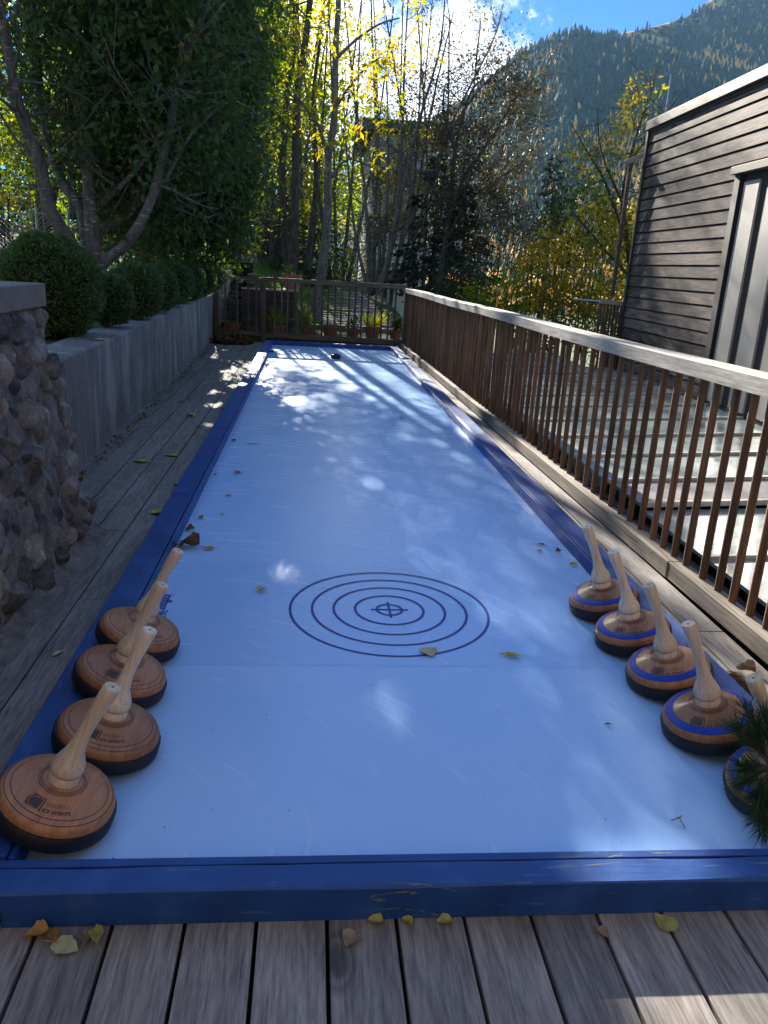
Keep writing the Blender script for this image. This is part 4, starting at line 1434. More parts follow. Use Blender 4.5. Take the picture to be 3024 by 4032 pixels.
# --- T2 behind it, filling down to the hedge
T = Tree(2); T.sun = True; Y = 11.0
T.stem([at(305, 600, Y), at(307, 560, Y), at(312, 440, Y), at(322, 250, Y), at(330, 60, Y + .2), at(335, -200, Y + .3)], 0.13, 0.04, 10)
T.stem([at(307, 520, Y), at(360, 380, Y), at(420, 230, Y - .3), at(470, 60, Y - .4), at(500, -150, Y - .4)], 0.07, 0.02, 8)
T.stem([at(305, 540, Y), at(270, 400, Y), at(250, 200, Y), at(240, 0, Y)], 0.07, 0.02, 8)
T.twigs(40, 1.4, 0.02, 1, tmin=0.3, kids=3, up=0.0)
cent = np.concatenate([
    ell_points(240, at(455, 250, Y - .2), (0.68, 1.0, 1.9)),
    ell_points(160, at(430, 440, Y - .2), (0.70, 0.9, 0.8)),
    ell_points(220, at(480, 20, Y), (0.66, 1.3, 1.5)),
    ell_points(240, at(330, 120, Y + .5), (1.2, 1.2, 2.0)),
    ell_points(220, at(440, -260, Y + .2), (1.5, 1.6, 1.6)),
    ell_points(45, at(330, 520, Y + .6), (0.9, .6, .35)),
])
lf2 = cluster_leaves(cent, 52, 0.18, 0.10, M['lf_horn'], 0.5, .5, keep=sun_keep)
finish(T, 'hornbeam_tree', (at(305, 600, Y).x, Y, .7), 'tall dense hornbeam wall of dark leaves between the leaning stems and the yellow tree', 'tree', 'hornbeams on the left bank', M['bark_h'], [lf2])

# --- T3 far left, thinner, with sky showing
T = Tree(3); Y = 14.5
T.stem([at(95, 560, Y), at(90, 400, Y), at(70, 200, Y), at(60, 0, Y), at(50, -250, Y)], 0.14, 0.05, 9)
T.stem([at(95, 520, Y), at(130, 350, Y), at(150, 150, Y), at(160, -100, Y)], 0.08, 0.03, 8)
T.twigs(50, 1.8, 0.02, 2, tmin=0.25, kids=3)
cent = np.concatenate([ell_points(70, at(60, 160, Y), (2.0, 1.5, 2.0)), ell_points(60, at(130, 320, Y), (1.3, 1, 1.1)), ell_points(70, at(120, -180, Y), (2.5, 1.8, 1.8))])
lf3 = cluster_leaves(cent, 40, 0.22, 0.10, M['lf_green'], 0.5, .3)
finish(T, 'bright_leafed_tree', (at(95, 560, Y).x, Y, .8), 'sunlit yellow-green tree glowing behind the far left hornbeam stems', 'tree', None, M['bark_d'], [lf3])

# dark conifer belt behind at far left
def conifer(vx, vyb, Y, h, r, label, seed, dens=1.0, zb=None, group='dark conifers beyond the garden'):
    R_ = random.Random(seed); c = at(vx, vyb, Y); z0 = c.z if zb is None else zb
    T = Tree(seed); T.stem([(c.x, Y, z0), (c.x + .05, Y, z0 + h * .5), (c.x, Y, z0 + h)], 0.02 * h, 0.01, 7, 2)
    C = []; D = []
    nb = int(26 * h * dens ** .5)
    for i in range(nb):
        t = (i + R_.random()) / nb
        z = z0 + h * (0.06 + 0.94 * t); L = r * (1 - t) ** 0.85 * R_.uniform(.7, 1.15) + 0.08
        a = R_.uniform(0, 6.283); d = Vector((math.cos(a), math.sin(a), -0.15 - .25 * (1 - t)))
        P = [Vector((c.x, Y, z)) + d * L * q + Vector((0, 0, 0.16 * L * q * q)) for q in (0, .5, 1)]
        T.mb.tube(P, [0.012, 0.008, 0.004], 3, cap=False)
        m = int(40 * L * dens + 8)
        q = np.sqrt(rng.random(m)); base = np.array(P[0])[None] + (np.array(P[2]) - np.array(P[0]))[None] * q[:, None]
        side = np.array([-math.sin(a), math.cos(a), 0])
        off = rng.normal(size=m) * 0.17 * L * (1.1 - q)
        base = base + side * off[:, None] + np.array([0, 0, -.04]) * rng.random((m, 1))
        C.append(base); D.append(np.array(d)[None] * .8 + side * np.sign(off)[:, None] * .6 + rng.normal(size=(m, 3)) * .25 + np.array([0, 0, -.25]))
    C = np.concatenate(C); D = np.concatenate(D)
    lf = leaf_obj('crown', C, D, 0.15, M['needle'], None, 0.28, .1)
    return finish(T, 'spruce_tree', (c.x, Y, z0), label, 'tree', group, M['bark_d'], [lf])


conifer(10, 560, 26, 6.5, 2.6, 'dark spruce standing at the far left edge behind the wire fence', 31, .6)
conifer(175, 560, 27, 7.0, 2.4, 'dark spruce seen between the hornbeam trunks on the left', 32, .6)
conifer(480, 560, 32, 9.0, 3.0, 'dark spruce behind the right edge of the hornbeams', 35, .5)
conifer(925, 650, 20.5, 3.7, 1.45, 'dark shaded spruce right of the alder stems', 33, 1.3)
conifer(985, 690, 19.5, 3.3, 1.25, 'low dark spruce beneath the rusty brown tree', 34, 1.2)
conifer(1168, 640, 21, 5.5, 1.0, 'slender young spruce with its tip against the mountain', 36, .9, -1.0)
conifer(1672, 300, 30, 11.0, 2.4, 'big spruce rising above the house roof at the right edge', 37, .6, -1.0)
conifer(600, 620, 24, 3.0, 1.7, 'low spreading spruce in shade between the yellow tree trunks', 38, 1.0)

# --- yellow-leaved tree in the middle, pinnate leaves
T = Tree(5); T.sun = True; Y = 15.5
T.stem(px_stem(z2((430, 1640), (445, 1500), (470, 1350), (497, 1100), (500, 800), (530, 600), (538, 250), (552, 0)), Y, Y) + [at(735, -250, Y)], 0.125, 0.045, 11)
T.stem(px_stem(z2((500, 800), (455, 640), (400, 560), (300, 420)), Y, Y - .6), 0.05, 0.015, 7)
T.stem(px_stem(z2((520, 560), (620, 420), (700, 330), (760, 290)), Y, Y - .6), 0.045, 0.012, 7)
T.stem(px_stem(z2((535, 300), (640, 200), (760, 120), (860, 90)), Y, Y - .3), 0.04, 0.012, 7)
T.stem(px_stem(z2((505, 900), (600, 800), (720, 840), (760, 830)), Y, Y - .4), 0.03, 0.01, 6)
T.twigs(60, 1.2, 0.014, 2, tmin=0.3, kids=3, up=0.02, spread=.9)
tips = np.array([tuple(q) for q in T.tips])


def pinnate(cent, size, mat, name='crown', nl=9):
    Cs = []; Ds = []; Rn = []
    for c in cent:
        d = Vector((rng.normal(), rng.normal(), -0.9 + rng.normal() * .4)).normalized()
        s_ = d.cross(Vector((rng.normal(), rng.normal(), rng.normal()))).normalized()
        rv = rng.random()
        for k_ in range(nl):
            t = (k_ // 2) / (nl // 2); sg = 1 if k_ % 2 else -1
            if k_ == nl - 1: dd = d
            else: dd = (d * .55 + s_ * sg).normalized()
            Cs.append(Vector(c) + d * size * 2.2 * t); Ds.append(dd); Rn.append(min(1, max(0, rv + rng.normal() * .08)))
    return leaf_obj(name, np.array([tuple(q) for q in Cs]), np.array([tuple(q) for q in Ds]), size, mat, None, .34, .2, np.array(Rn))


def near_px(vx, vy, Y, r, n):
    c = np.array(at(vx, vy, Y)); return c + rng.normal(size=(n, 3)) * np.array([r, r * .8, r * .8])


cen = np.concatenate([near_px(687, 25, Y - .5, .18, 26), near_px(655, 45, Y - .5, .2, 14), near_px(725, 70, Y - .4, .3, 16), near_px(830, 120, Y - .4, .28, 34), near_px(812, 95, Y - .4, .3, 18),
                      near_px(820, 135, Y - .4, .2, 20), near_px(775, 30, Y - .3, .4, 18), near_px(890, 30, Y - .3, .28, 18), near_px(640, 90, Y - .5, .2, 10), near_px(660, 150, Y - .5, .22, 12),
                      near_px(765, 240, Y - .4, .38, 40), near_px(800, 260, Y - .4, .25, 22), near_px(725, 285, Y - .4, .22, 22), near_px(710, 205, Y - .4, .3, 18), near_px(740, 165, Y - .3, .3, 18),
                      near_px(815, 345, Y - .5, .14, 14), near_px(650, 240, Y - .3, .4, 26), near_px(600, 80, Y, .5, 26), near_px(850, 190, Y - .3, .3, 12), near_px(920, 115, Y, .15, 5)])
cen = cen[sun_keep(cen, False, .45)]
lfy = pinnate(cen, 0.115, M['lf_yel'])
finish(T, 'ash_tree', (at(680, 700, Y).x, Y, .15), 'slender tree with hanging bright yellow feathered leaves standing just behind the end fence', 'tree', None, M['bark_a'], [lfy])

# --- two dark trunks left of it with green and yellow leaves
T = Tree(6); T.sun = True; Y = 17.0
T.stem(px_stem(z2((318, 1360), (328, 1200), (335, 900), (345, 500), (380, 250), (410, 0)), Y, Y) + [at(700, -300, Y)], 0.12, 0.05, 11)
T.stem(px_stem(z2((300, 1360), (282, 1200), (268, 850), (290, 500), (330, 240), (320, 0)), Y + .2, Y + .3) + [at(600, -300, Y)], 0.09, 0.04, 9)
T.stem(px_stem(z2((395, 1360), (405, 1250), (435, 1000), (440, 760), (425, 500), (460, 200)), Y + .4, Y + .6), 0.09, 0.035, 9)
T.twigs(80, 1.6, 0.018, 2, tmin=0.2, kids=3, up=0.03)
tp = np.array([tuple(q) for q in T.tips]); sel = tp[rng.random(len(tp)) < .5]
sel = np.concatenate([sel, ell_points(50, at(575, 285, Y - .6), (.55, .6, .75)), ell_points(40, at(555, 440, Y - .4), (.4, .5, .7)), ell_points(120, at(490, -260, Y), (1.3, 1.8, 2.0)), ell_points(40, at(600, 180, Y), (.6, .6, .8)), ell_points(60, at(560, 200, Y), (.4, .6, 1.2)), ell_points(270, (-.75, 17.0, 6.5), (.75, 1.0, 1.2)), ell_points(150, (-.45, 17.2, 5.2), (.65, .9, .8)), ell_points(130, (-.38, 17.4, 6.8), (.42, .8, 1.1)), ell_points(60, (-.6, 17.0, 7.4), (.7, 1.0, .8)), ell_points(40, at(600, 400, Y), (.5, .6, .8))])
lfg = cluster_leaves(sel, 9, 0.16, 0.085, M['lf_green'], .55, .2, keep=sun_keep)
finish(T, 'alder_tree', (at(632, 600, Y).x, Y, .3), 'dark double trunk with small yellow-green leaves at the right edge of the hornbeams', 'tree', None, M['bark_d'], [lfg])
# weeping yellow foliage at the edge of the hornbeams
T = Tree(7); Y = 18.5
T.stem([at(548, 575, Y), at(546, 450, Y), at(552, 300, Y)], 0.06, 0.02, 7)
T.twigs(30, 1.0, .012, 1, tmin=.3, kids=3, up=-.1)
sel = np.concatenate([ell_points(60, at(545, 470, Y), (.38, .5, .9)), ell_points(40, at(560, 320, Y), (.45, .5, .8))])
lfw = cluster_leaves(sel, 11, 0.13, 0.075, M['lf_yel'], .5, .7, keep=sun_keep)
finish(T, 'small_yellow_tree', (at(548, 575, Y).x, Y, 1.0), 'small yellow-leaved tree hanging beside the stone pillar and the sunlit lawn', 'tree', None, M['bark_d'], [lfw])
# ivy-green bush right behind the lawn
T = Tree(8); Y = 22
T.stem([at(585, 570, Y), at(588, 480, Y), at(590, 380, Y)], .09, .03, 7)
T.twigs(24, 1.2, .015, 1, tmin=.2, kids=3)
lfi = cluster_leaves(ell_points(120, at(590, 500, Y), (.55, .6, 1.1)), 22, .18, .10, M['lf_dk'], .6, .2, keep=sun_keep)
finish(T, 'ivy_bush', (at(585, 570, Y).x, Y, 1.3), 'dense dark green bush at the top of the sunlit lawn', 'bush', None, M['bark_d'], [lfi])

# --- alder clump: bare stems
T = Tree(9); T.sun = True; T.sunfloor = .38; Y = 20.5
stems = [(((690, 1470), (690, 1420), (640, 1200), (605, 900), (590, 700), (575, 450)), .055), (((722, 1470), (722, 1420), (735, 1100), (745, 800), (735, 450), (720, 150), (715, -100)), .095),
         (((768, 1470), (770, 1420), (832, 1180), (857, 950), (872, 700), (885, 300), (905, -50)), .10), (((785, 1470), (788, 1420), (862, 1000), (960, 600), (1060, 250), (1090, -60)), .075),
         (((840, 1450), (860, 1400), (930, 1100), (990, 700), (1050, 400), (1130, 60)), .065), (((870, 1450), (880, 1400), (1050, 800), (1150, 560), (1330, 200), (1380, 20)), .05),
         (((705, 1460), (700, 1250), (685, 950), (655, 700), (650, 500)), .05), (((760, 1450), (780, 1250), (800, 950), (800, 600), (790, 300)), .06), (((800, 1450), (905, 1100), (940, 800), (960, 500), (975, 100)), .05),
         (((735, 1460), (760, 1200), (720, 900), (690, 600)), .04), (((900, 1440), (1000, 1050), (1100, 700), (1260, 450), (1400, 330)), .045)]
for i, (pp, r) in enumerate(stems):
    T.stem(px_stem(z2(*pp), Y + .35 * math.sin(i * 2.1), Y + 1.2 * math.sin(i * 1.7)), r * 1.1, .014, 8)
T.twigs(230, 1.6, 0.014, 2, tmin=0.35, kids=3, up=0.14, spread=.75, wander=.16, minr=.0038)
tp = np.array([tuple(q) for q in T.tips]); sel = tp[rng.random(len(tp)) < .6]
sel = np.concatenate([sel, ell_points(190, at(865, 430, Y + 1), (1.4, 1, 1.9))])
lfa = cluster_leaves(sel, 7, 0.13, 0.07, keep=None, mat= leaf('dry_alder_leaf', [(.03, .026, .012), (.06, .05, .014), (.13, .12, .018), (.22, .19, .015)], .5), asp=.6, down=.2)
finish(T, 'alder_clump', (at(780, 620, Y).x, Y, .3), 'clump of many thin grey stems almost bare of leaves against the bright cloud', 'tree', None, M['bark_a'], [lfa])

# --- farther thin trees filling the background between the trunks
for si, (vx, Y, topv, mat_, lsz, nleaf, lab) in enumerate((
        (590, 27.0, -30, 'lf_yel', .095, .9, 'thin yellowing tree far behind the dark double trunk'),
        (665, 29.0, -40, 'lf_green', .095, 1.0, 'tall thin tree of yellow-green leaves far behind the feathered yellow tree'),
        (735, 28.0, -20, 'lf_yel', .08, .40, 'twiggy yellowish tree far behind the alder clump on its left side'),
        (830, 30.0, -50, 'lf_brown', .08, .45, 'almost leafless tall tree directly behind the alder clump'),
        (930, 27.0, 10, 'lf_brown', .08, .8, 'fine bare twiggy tree between the alder clump and the rusty tree'),
        (250, 30.0, 0, 'lf_green', .12, .5, 'pale green tree far behind the hornbeams on the left'))):
    T = Tree(80 + si); T.sun = True; T.sunfloor = .35
    zb = float(gz(at(vx, 560, Y).x, Y))
    b = at(vx, 560, Y); tp_ = at(vx + 12, topv, Y)
    for k_ in range(4):
        dx = (k_ - 1.5) * .75
        T.stem([(b.x + dx * .25, Y, zb - .1), (b.x + dx * .6, Y + .2, 2.8), (b.x + dx * 1.0, Y + .3 * k_, 5.5), (tp_.x + dx * 1.5, Y + .4 * k_, tp_.z)], .09, .02, 7)
    T.twigs(130, 2.0, .014, 2, tmin=.15, kids=3, up=.10, spread=.8, wander=.17, minr=.004)
    tp = np.array([tuple(q) for q in T.tips]); sel = tp[rng.random(len(tp)) < nleaf]
    lf = cluster_leaves(sel, 6, .18, lsz, M[mat_], .55, .2, keep=lambda C: sun_keep(C, False, .45))
    finish(T, 'thin_tree', (b.x, Y, zb), lab, 'tree', 'thin trees in the background', M['bark_d'], [lf])

for si, (vx, vy, Y, r, mat_, lab) in enumerate((
        (560, 150, 52.0, (3.2, 3, 7.5), 'lf_green', 'broad green tree in the distance filling the gap right of the hornbeams'),
        (640, 60, 56.0, (3.6, 3, 7.0), 'lf_yel', 'tall golden tree in the distance behind the feathered yellow tree'),
        (690, 330, 50.0, (3.4, 3, 5.0), 'lf_green', 'yellow-green tree in the distance low between the slender trunks'),
        (600, 420, 46.0, (2.6, 2, 4.0), 'lf_yel', 'low golden tree in the distance behind the sunlit lawn'),
        (60, 330, 50.0, (6, 3, 6.0), 'lf_green', 'broad bright tree in the distance at the far left'))):
    T = Tree(120 + si); c = at(vx, vy, Y); zb = float(gz(c.x, Y)) - .2
    T.stem([(c.x, Y, zb), (c.x + .2, Y, (c.z + zb) / 2), (c.x, Y, c.z + r[2] * .8)], .25, .05, 7)
    T.stem([(c.x, Y, zb + (c.z - zb) * .4), (c.x + r[0] * .4, Y, c.z), (c.x + r[0] * .6, Y, c.z + r[2] * .5)], .12, .04, 6)
    T.stem([(c.x, Y, zb + (c.z - zb) * .5), (c.x - r[0] * .4, Y, c.z), (c.x - r[0] * .6, Y, c.z + r[2] * .5)], .12, .04, 6)
    lf = cluster_leaves(ell_points(460, c, r), 20, .48, .27, M[mat_], .6, .2, keep=lambda C: sun_keep(C, True, .5))
    finish(T, 'distant_tree', (c.x, Y, zb), lab, 'tree', 'trees in the distance', M['bark_d'], [lf])

# --- rusty brown tree at the right of the clump
T = Tree(10); Y = 19.0
for pp, r in ((((1040, 1500), (1080, 1300), (1110, 1050), (1140, 750), (1210, 480), (1280, 400)), .10), (((1100, 1100), (1180, 900), (1330, 680), (1450, 480), (1540, 400)), .06),
              (((1100, 1200), (1200, 1020), (1350, 900), (1500, 800)), .05), (((1140, 760), (1080, 560), (1090, 420)), .045), (((1090, 1250), (1200, 1150), (1360, 1100), (1480, 1060)), .04)):
    T.stem(px_stem(z2(*pp), Y, Y + .5), r, .014, 8)
T.twigs(120, .75, 0.012, 2, tmin=0.35, kids=3, up=0.0, spread=.9, minr=.004)
tp = np.array([tuple(q) for q in T.tips]); sel = tp[rng.random(len(tp)) < .18]
sel = np.concatenate([sel, ell_points(130, at(1110, 275, Y + .2), (.75, 1, 1.0)), ell_points(70, at(1070, 420, Y + .2), (.9, .9, 1.0)), ell_points(110, at(985, 380, Y + .5), (1.0, .8, 1.3)), ell_points(40, at(1145, 200, Y), (.4, .5, .35)), ell_points(40, at(1100, 540, Y), (.9, .8, .6))])
lfb = cluster_leaves(sel, 15, 0.17, 0.066, M['lf_brown'], .5, .2, keep=lambda C: sun_keep(C, False, .7))
finish(T, 'rusty_oak_tree', (at(940, 640, Y).x, Y, -.3), 'wide tree of small rusty brown leaves right of the bare stems', 'tree', None, M['bark_d'], [lfb])

# --- cherry tree by the house, gold and green
T = Tree(12); Y = 13.5
base = at(1385, 760, Y)
T.stem([(base.x, Y, -2.6), (base.x, Y, -.5), at(1360, 560, Y), at(1345, 440, Y), at(1365, 330, Y), at(1395, 230, Y), at(1420, 150, Y)], .085, .01, 9)
T.stem([at(1352, 520, Y), at(1310, 400, Y), at(1270, 330, Y), at(1230, 260, Y)], .035, .006, 6)
T.stem([at(1350, 450, Y), at(1300, 330, Y), at(1290, 220, Y)], .03, .006, 6)
T.stem([at(1360, 350, Y), at(1420, 270, Y), at(1480, 190, Y)], .025, .006, 6)
T.stem([at(1362, 600, Y), at(1290, 520, Y), at(1230, 450, Y)], .04, .01, 6)
T.twigs(46, .8, .010, 1, tmin=.35, kids=3, up=.05)
sel = np.concatenate([ell_points(46, at(1330, 330, Y), (.55, .5, .75)), ell_points(18, at(1380, 230, Y), (.26, .3, .55)), ell_points(16, at(1255, 330, Y), (.32, .3, .35)), ell_points(150, at(1300, 520, Y + .4), (.95, .7, .8)), ell_points(50, at(1370, 500, Y), (.35, .4, .9)), ell_points(110, at(1240, 640, Y + .3), (1.0, .6, .5))])
lfc = cluster_leaves(sel, 13, .12, .085, M['lf_cherry'], .42, .8)
finish(T, 'cherry_tree', (base.x, Y, -2.6), 'half bare tree with drooping gold and green leaves at the corner of the timber house', 'tree', None, M['bark_d'], [lfc])

# --- golden bush behind the balustrade
def bush(name, vx, vy, Y, r, n, per, mat, size, label, zb=-2.6, droop=.5, seed=40, spread=.13):
    T = Tree(seed); c = at(vx, vy, Y)
    for i in range(7):
        a = i * .9; T.stem([(c.x + .2 * math.cos(a), Y + .2 * math.sin(a), zb), (c.x + .4 * r[0] * math.cos(a), Y + .3 * math.sin(a), (c.z + zb) / 2), (c.x + .7 * r[0] * math.cos(a), Y + .5 * r[1] * math.sin(a), c.z + r[2] * .7)], .035, .008, 6)
    T.twigs(40, .8, .010, 1, tmin=.4, kids=3)
    lf = cluster_leaves(ell_points(n, c, r, .25), per, spread, size, mat, .5, droop)
    return finish(T, name, (c.x, Y, zb), label, 'bush', 'bushes beyond the balustrade', M['bark_d'], [lf])


bush('golden_bush', 1180, 590, 14.5, (.60, .6, .72), 105, 13, M['lf_gold'], .085, 'glowing golden-orange bush in the middle of the bushes beyond the balustrade', seed=41)
bush('green_bush', 1255, 480, 16.0, (.85, .7, .95), 150, 14, M['lf_dk'], .095, 'dark green tall bush above the golden one, left of the house', seed=42)
bush('yellow_green_bush', 1075, 650, 15.5, (.85, .6, .42), 110, 13, M['lf_green'], .08, 'low yellow-green bush over the far half of the handrail', seed=43)
bush('yellow_green_bush', 1290, 690, 13.0, (.55, .5, .55), 100, 14, M['lf_cherry'], .085, 'yellow-green bush filling the gap beside the balcony railing', seed=44)
bush('brown_bush', 1085, 520, 18.5, (1.0, .8, .85), 130, 14, M['lf_brown'], .075, 'greyish brown bush below the rusty tree', seed=45)
bush('green_bush', 1400, 560, 15.5, (.7, .6, 1.2), 120, 13, M['lf_cherry'], .09, 'green and gold bush seen through the slim balcony frame', seed=46)
bush('green_bush', 1000, 615, 17.0, (.6, .5, .5), 60, 14, M['lf_dk'], .09, 'dark bush behind the far corner of the balustrade', zb=-.6, seed=47)
bush('yellow_bush', 760, 580, 27.0, (1.6, .6, .6), 80, 10, M['lf_yel'], .12, 'yellow sunlit bush glimpsed low between the alder stems', zb=.3, seed=48)
bush('green_bush', 640, 540, 24.0, (1.6, .8, 1.3), 150, 12, M['lf_dk'], .12, 'shaded green bush behind the yellow tree trunks', zb=.6, seed=49)
bush('yellow_green_bush', 150, 470, 19.0, (1.6, .7, 1.0), 60, 12, M['lf_green'], .11, 'bright bush at left glimpsed between the hornbeam stems', zb=.9, seed=50)
bush('yellow_green_bush', 390, 505, 17.0, (1.3, .6, .45), 70, 12, M['lf_green'], .10, 'low bright bush beneath the dense hornbeam', zb=.9, seed=51)
bush('golden_bush', -5, 430, 16.0, (.35, .3, .22), 14, 10, M['lf_gold'], .10, 'golden leaves at the far left edge by the wire fence', zb=.9, seed=52)
bush('dark_bush', 250, 420, 24.0, (4.2, 1.0, 2.2), 260, 14, M['lf_dk'], .16, 'tall dark hedge mass far behind the hornbeam trunks', zb=1.0, seed=53, spread=.3)

# bare saplings and wire fence on the left
for i, (vx, top, Y) in enumerate(((42, 330, 11.5), (68, 380, 11.8), (92, 400, 12.0))):
    T = Tree(60 + i); b = at(vx + 6, 512, Y); tpt = at(vx - 10 if i == 0 else vx - 8, top, Y)
    T.stem([(b.x, Y, gz(b.x, Y) - .02), b, b.lerp(tpt, .5), tpt], .016, .005, 6)
    T.twigs(16, .45, .006, 0, tmin=.25, up=.08, kids=2)
    finish(T, 'bare_sapling', (b.x, Y, float(gz(b.x, Y))), ['leftmost pale leafless sapling in front of the wire fence', 'middle pale leafless sapling in front of the wire fence', 'rightmost pale leafless sapling close to the leaning hornbeam stem'][i], 'sapling', 'bare saplings by the wire fence', M['bark_t'])
wf = empty('wire_fence', (-5, 12.6, .9), 'sagging chain link wire fence on thin posts behind the bare saplings', 'fence')
for vx in (-60, 82, 150):
    b = at(vx, 520, 12.6); mb = MB(); mb.tube([(b.x, 12.6, .8), (b.x, 12.6, 1.98)], .02, 8); under(wf, mb.build('post', M['metal'], smooth=True))
a = at(-70, 520, 12.6); b = at(155, 520, 12.6)
mb = MB(); x = a.x
while x < b.x:
    for sg in (1, -1):
        x2 = x + sg * 1.05
        mb.beam((x, 12.6 + .003 * sg, .9), (x2, 12.6 + .003 * sg, 1.9), .003, .003)
    x += .075
under(wf, mb.build('mesh', M['metal']))
mb = MB(); mb.tube([(a.x, 12.6, 1.9), ((a.x + b.x) / 2, 12.6, 1.87), (b.x, 12.6, 1.9)], .006, 5); under(wf, mb.build('top_wire', M['metal']))

# grass on the banks
def grass(x0, x1, y0, y1, n, h, mat, name):
    X = rng.uniform(x0, x1, n); Yv = rng.uniform(y0, y1, n); Z = gz(X, Yv)
    C = np.stack([X, Yv, Z - .01], 1); D = rng.normal(size=(n, 3)) * .35 + np.array([0, 0, 1])
    o = leaf_obj(name, C, D, h, mat, None, .09, .1); tag(o, kind='stuff'); return o


M['grass'] = leaf('lawn_grass', [(.04, .08, .012), (.07, .13, .016), (.10, .15, .02)], .5)
M['straw'] = leaf('dry_grass', [(.22, .17, .08), (.30, .23, .10), (.16, .13, .05)], .4)
grass(-3.2, 1.0, 14.4, 24, 26000, .09, M['grass'], 'lawn_grass')
grass(-9, -3.0, 10.5, 14, 9000, .16, M['straw'], 'dry_grass')
grass(-4.0, -1.2, 5, 12.8, 5000, .07, M['grass'], 'bank_grass')

# ------------------------------------------------------------------ white house behind the trees
wh = empty('white_house', (5, 38, 0), 'cream rendered house with dark roof behind the bare alder stems', 'house')
Yh = 38.0
pl = at(795, 560, Yh); prr = at(915, 560, Yh)
zt = at(870, 290, Yh).z; zm = at(870, 398, Yh).z
mb = MB(); mb.box(pl.x, prr.x, Yh, Yh + 8, -1, zt); under(wh, mb.build('wall', M['render']))
mb = MB(); mb.box(pl.x - .6, prr.x + .8, Yh - .9, Yh + 9, zt + .005, zt + .45); under(wh, mb.build('roof', M['roof_d']))
mb = MB(); mb.box(pl.x - .1, prr.x + .1, Yh - 1.2, Yh - .01, zm, zm + .55); under(wh, mb.build('balcony', M['tray']))
for vx, vy in ((830, 330), (870, 380), (895, 470), (815, 500), (895, 340), (850, 470)):
    c = at(vx, vy, Yh); mb = MB(); mb.box(c.x - .5, c.x + .5, Yh - .06, Yh - .012, c.z - .75, c.z + .75); f_ = mb.build('window', M['render']); under(wh, f_)
    mb = MB(); mb.box(c.x - .42, c.x + .42, Yh - .075, Yh - .062, c.z - .67, c.z + .67); under(wh, mb.build('pane', M['pane_dark']))

# ------------------------------------------------------------------ mountain and its forest
ridge = [(300, 520), (600, 430), (800, 345), (860, 318), (906, 275), (1000, 210), (1080, 146), (1115, 112), (1150, 92), (1190, 72), (1225, 56), (1262, 54), (1275, 66), (1310, 64), (1400, 47), (1455, 32), (1485, 22), (1530, -12), (1600, -40), (1659, -62), (1800, -95), (2100, -140), (2500, -150)]
NU, NV = 200, 70
ru = np.array([a for a, b in ridge], float); rvv = np.array([b for a, b in ridge], float)
us = np.linspace(300, 2500, NU)
mv = np.zeros((NV, NU, 3))
Yr = 1500.0
for i, u in enumerate(us):
    vy = np.interp(u, ru, rvv) + 14
    top = at(float(u), float(vy), Yr + 350 * math.sin(u * .004))
    bz = -20.0
    bot = at(float(u), 600.0, 330.0)
    for j in range(NV):
        t = j / (NV - 1)
        x = bot.x + (top.x - bot.x) * t; y = bot.y + (top.y - bot.y) * t
        z = bz + (top.z - bz) * (t ** 1.35)
        bumpy = (math.sin(x * .011 + 1.3) * math.sin(y * .009) * 26 + math.sin(x * .03 - y * .013) * 11) * max(0, 1 - t) ** 1.3 * min(1, t * 3)
        mv[j, i] = (x, y, z + bumpy)
iiv = (np.arange(NV - 1)[:, None] * NU + np.arange(NU - 1)[None]).ravel()
mf = np.stack([iiv, iiv + 1, iiv + NU + 1, iiv + NU], -1)


def mount_mat():
    t = NT('mountain_slope')
    v = t.coord(); n = t.noise(v, .006, 7, .65); n2 = t.noise(v, .05, 6, .7)
    fo = t.ramp(n2, [(.3, (.018, .028, .014)), (.7, (.05, .06, .024))])
    md = t.ramp(n2, [(.3, (.30, .20, .07)), (.7, (.60, .42, .17))])  # clearings brightened, sunlight missing from the slope put into their colour
    t.base(t.mix(t.ramp(n, [(.48, 0.0), (.55, 1.0)]), fo, md), 1.0, .0)
    return t.m


# back slope so the ridge has depth
back = mv[-1].copy(); back[:, 1] += 900; back[:, 2] = -19
Vm = np.concatenate([mv.reshape(-1, 3), back]); ib = np.arange(NU - 1)
fb = np.stack([(NV - 1) * NU + ib, (NV - 1) * NU + ib + 1, NV * NU + ib + 1, NV * NU + ib], -1)
mo = np_mesh('mountain', Vm, np.concatenate([mf, fb]), np.full(len(mf) + len(fb), .5), mount_mat(), smooth=True)
tag(mo, kind='structure')

NT_ = 44000
tu = rng.random(NT_) * (NU - 1.01); tv = (rng.random(NT_) ** .8) * (NV - 1.01)
i0 = tu.astype(int); j0 = tv.astype(int); fu = (tu - i0)[:, None]; fv = (tv - j0)[:, None]
P = mv[j0, i0] * (1 - fu) * (1 - fv) + mv[j0, i0 + 1] * fu * (1 - fv) + mv[j0 + 1, i0] * (1 - fu) * fv + mv[j0 + 1, i0 + 1] * fu * fv


def pn(P, s, a): return np.sin(P[:, 0] * s + a) * np.sin(P[:, 1] * s * .8 + a * 2) + .6 * np.sin(P[:, 0] * s * 2.3 - P[:, 2] * s * 3 + a) + .4 * np.sin(P[:, 1] * s * 4.1 + P[:, 0] * s * 3.3)


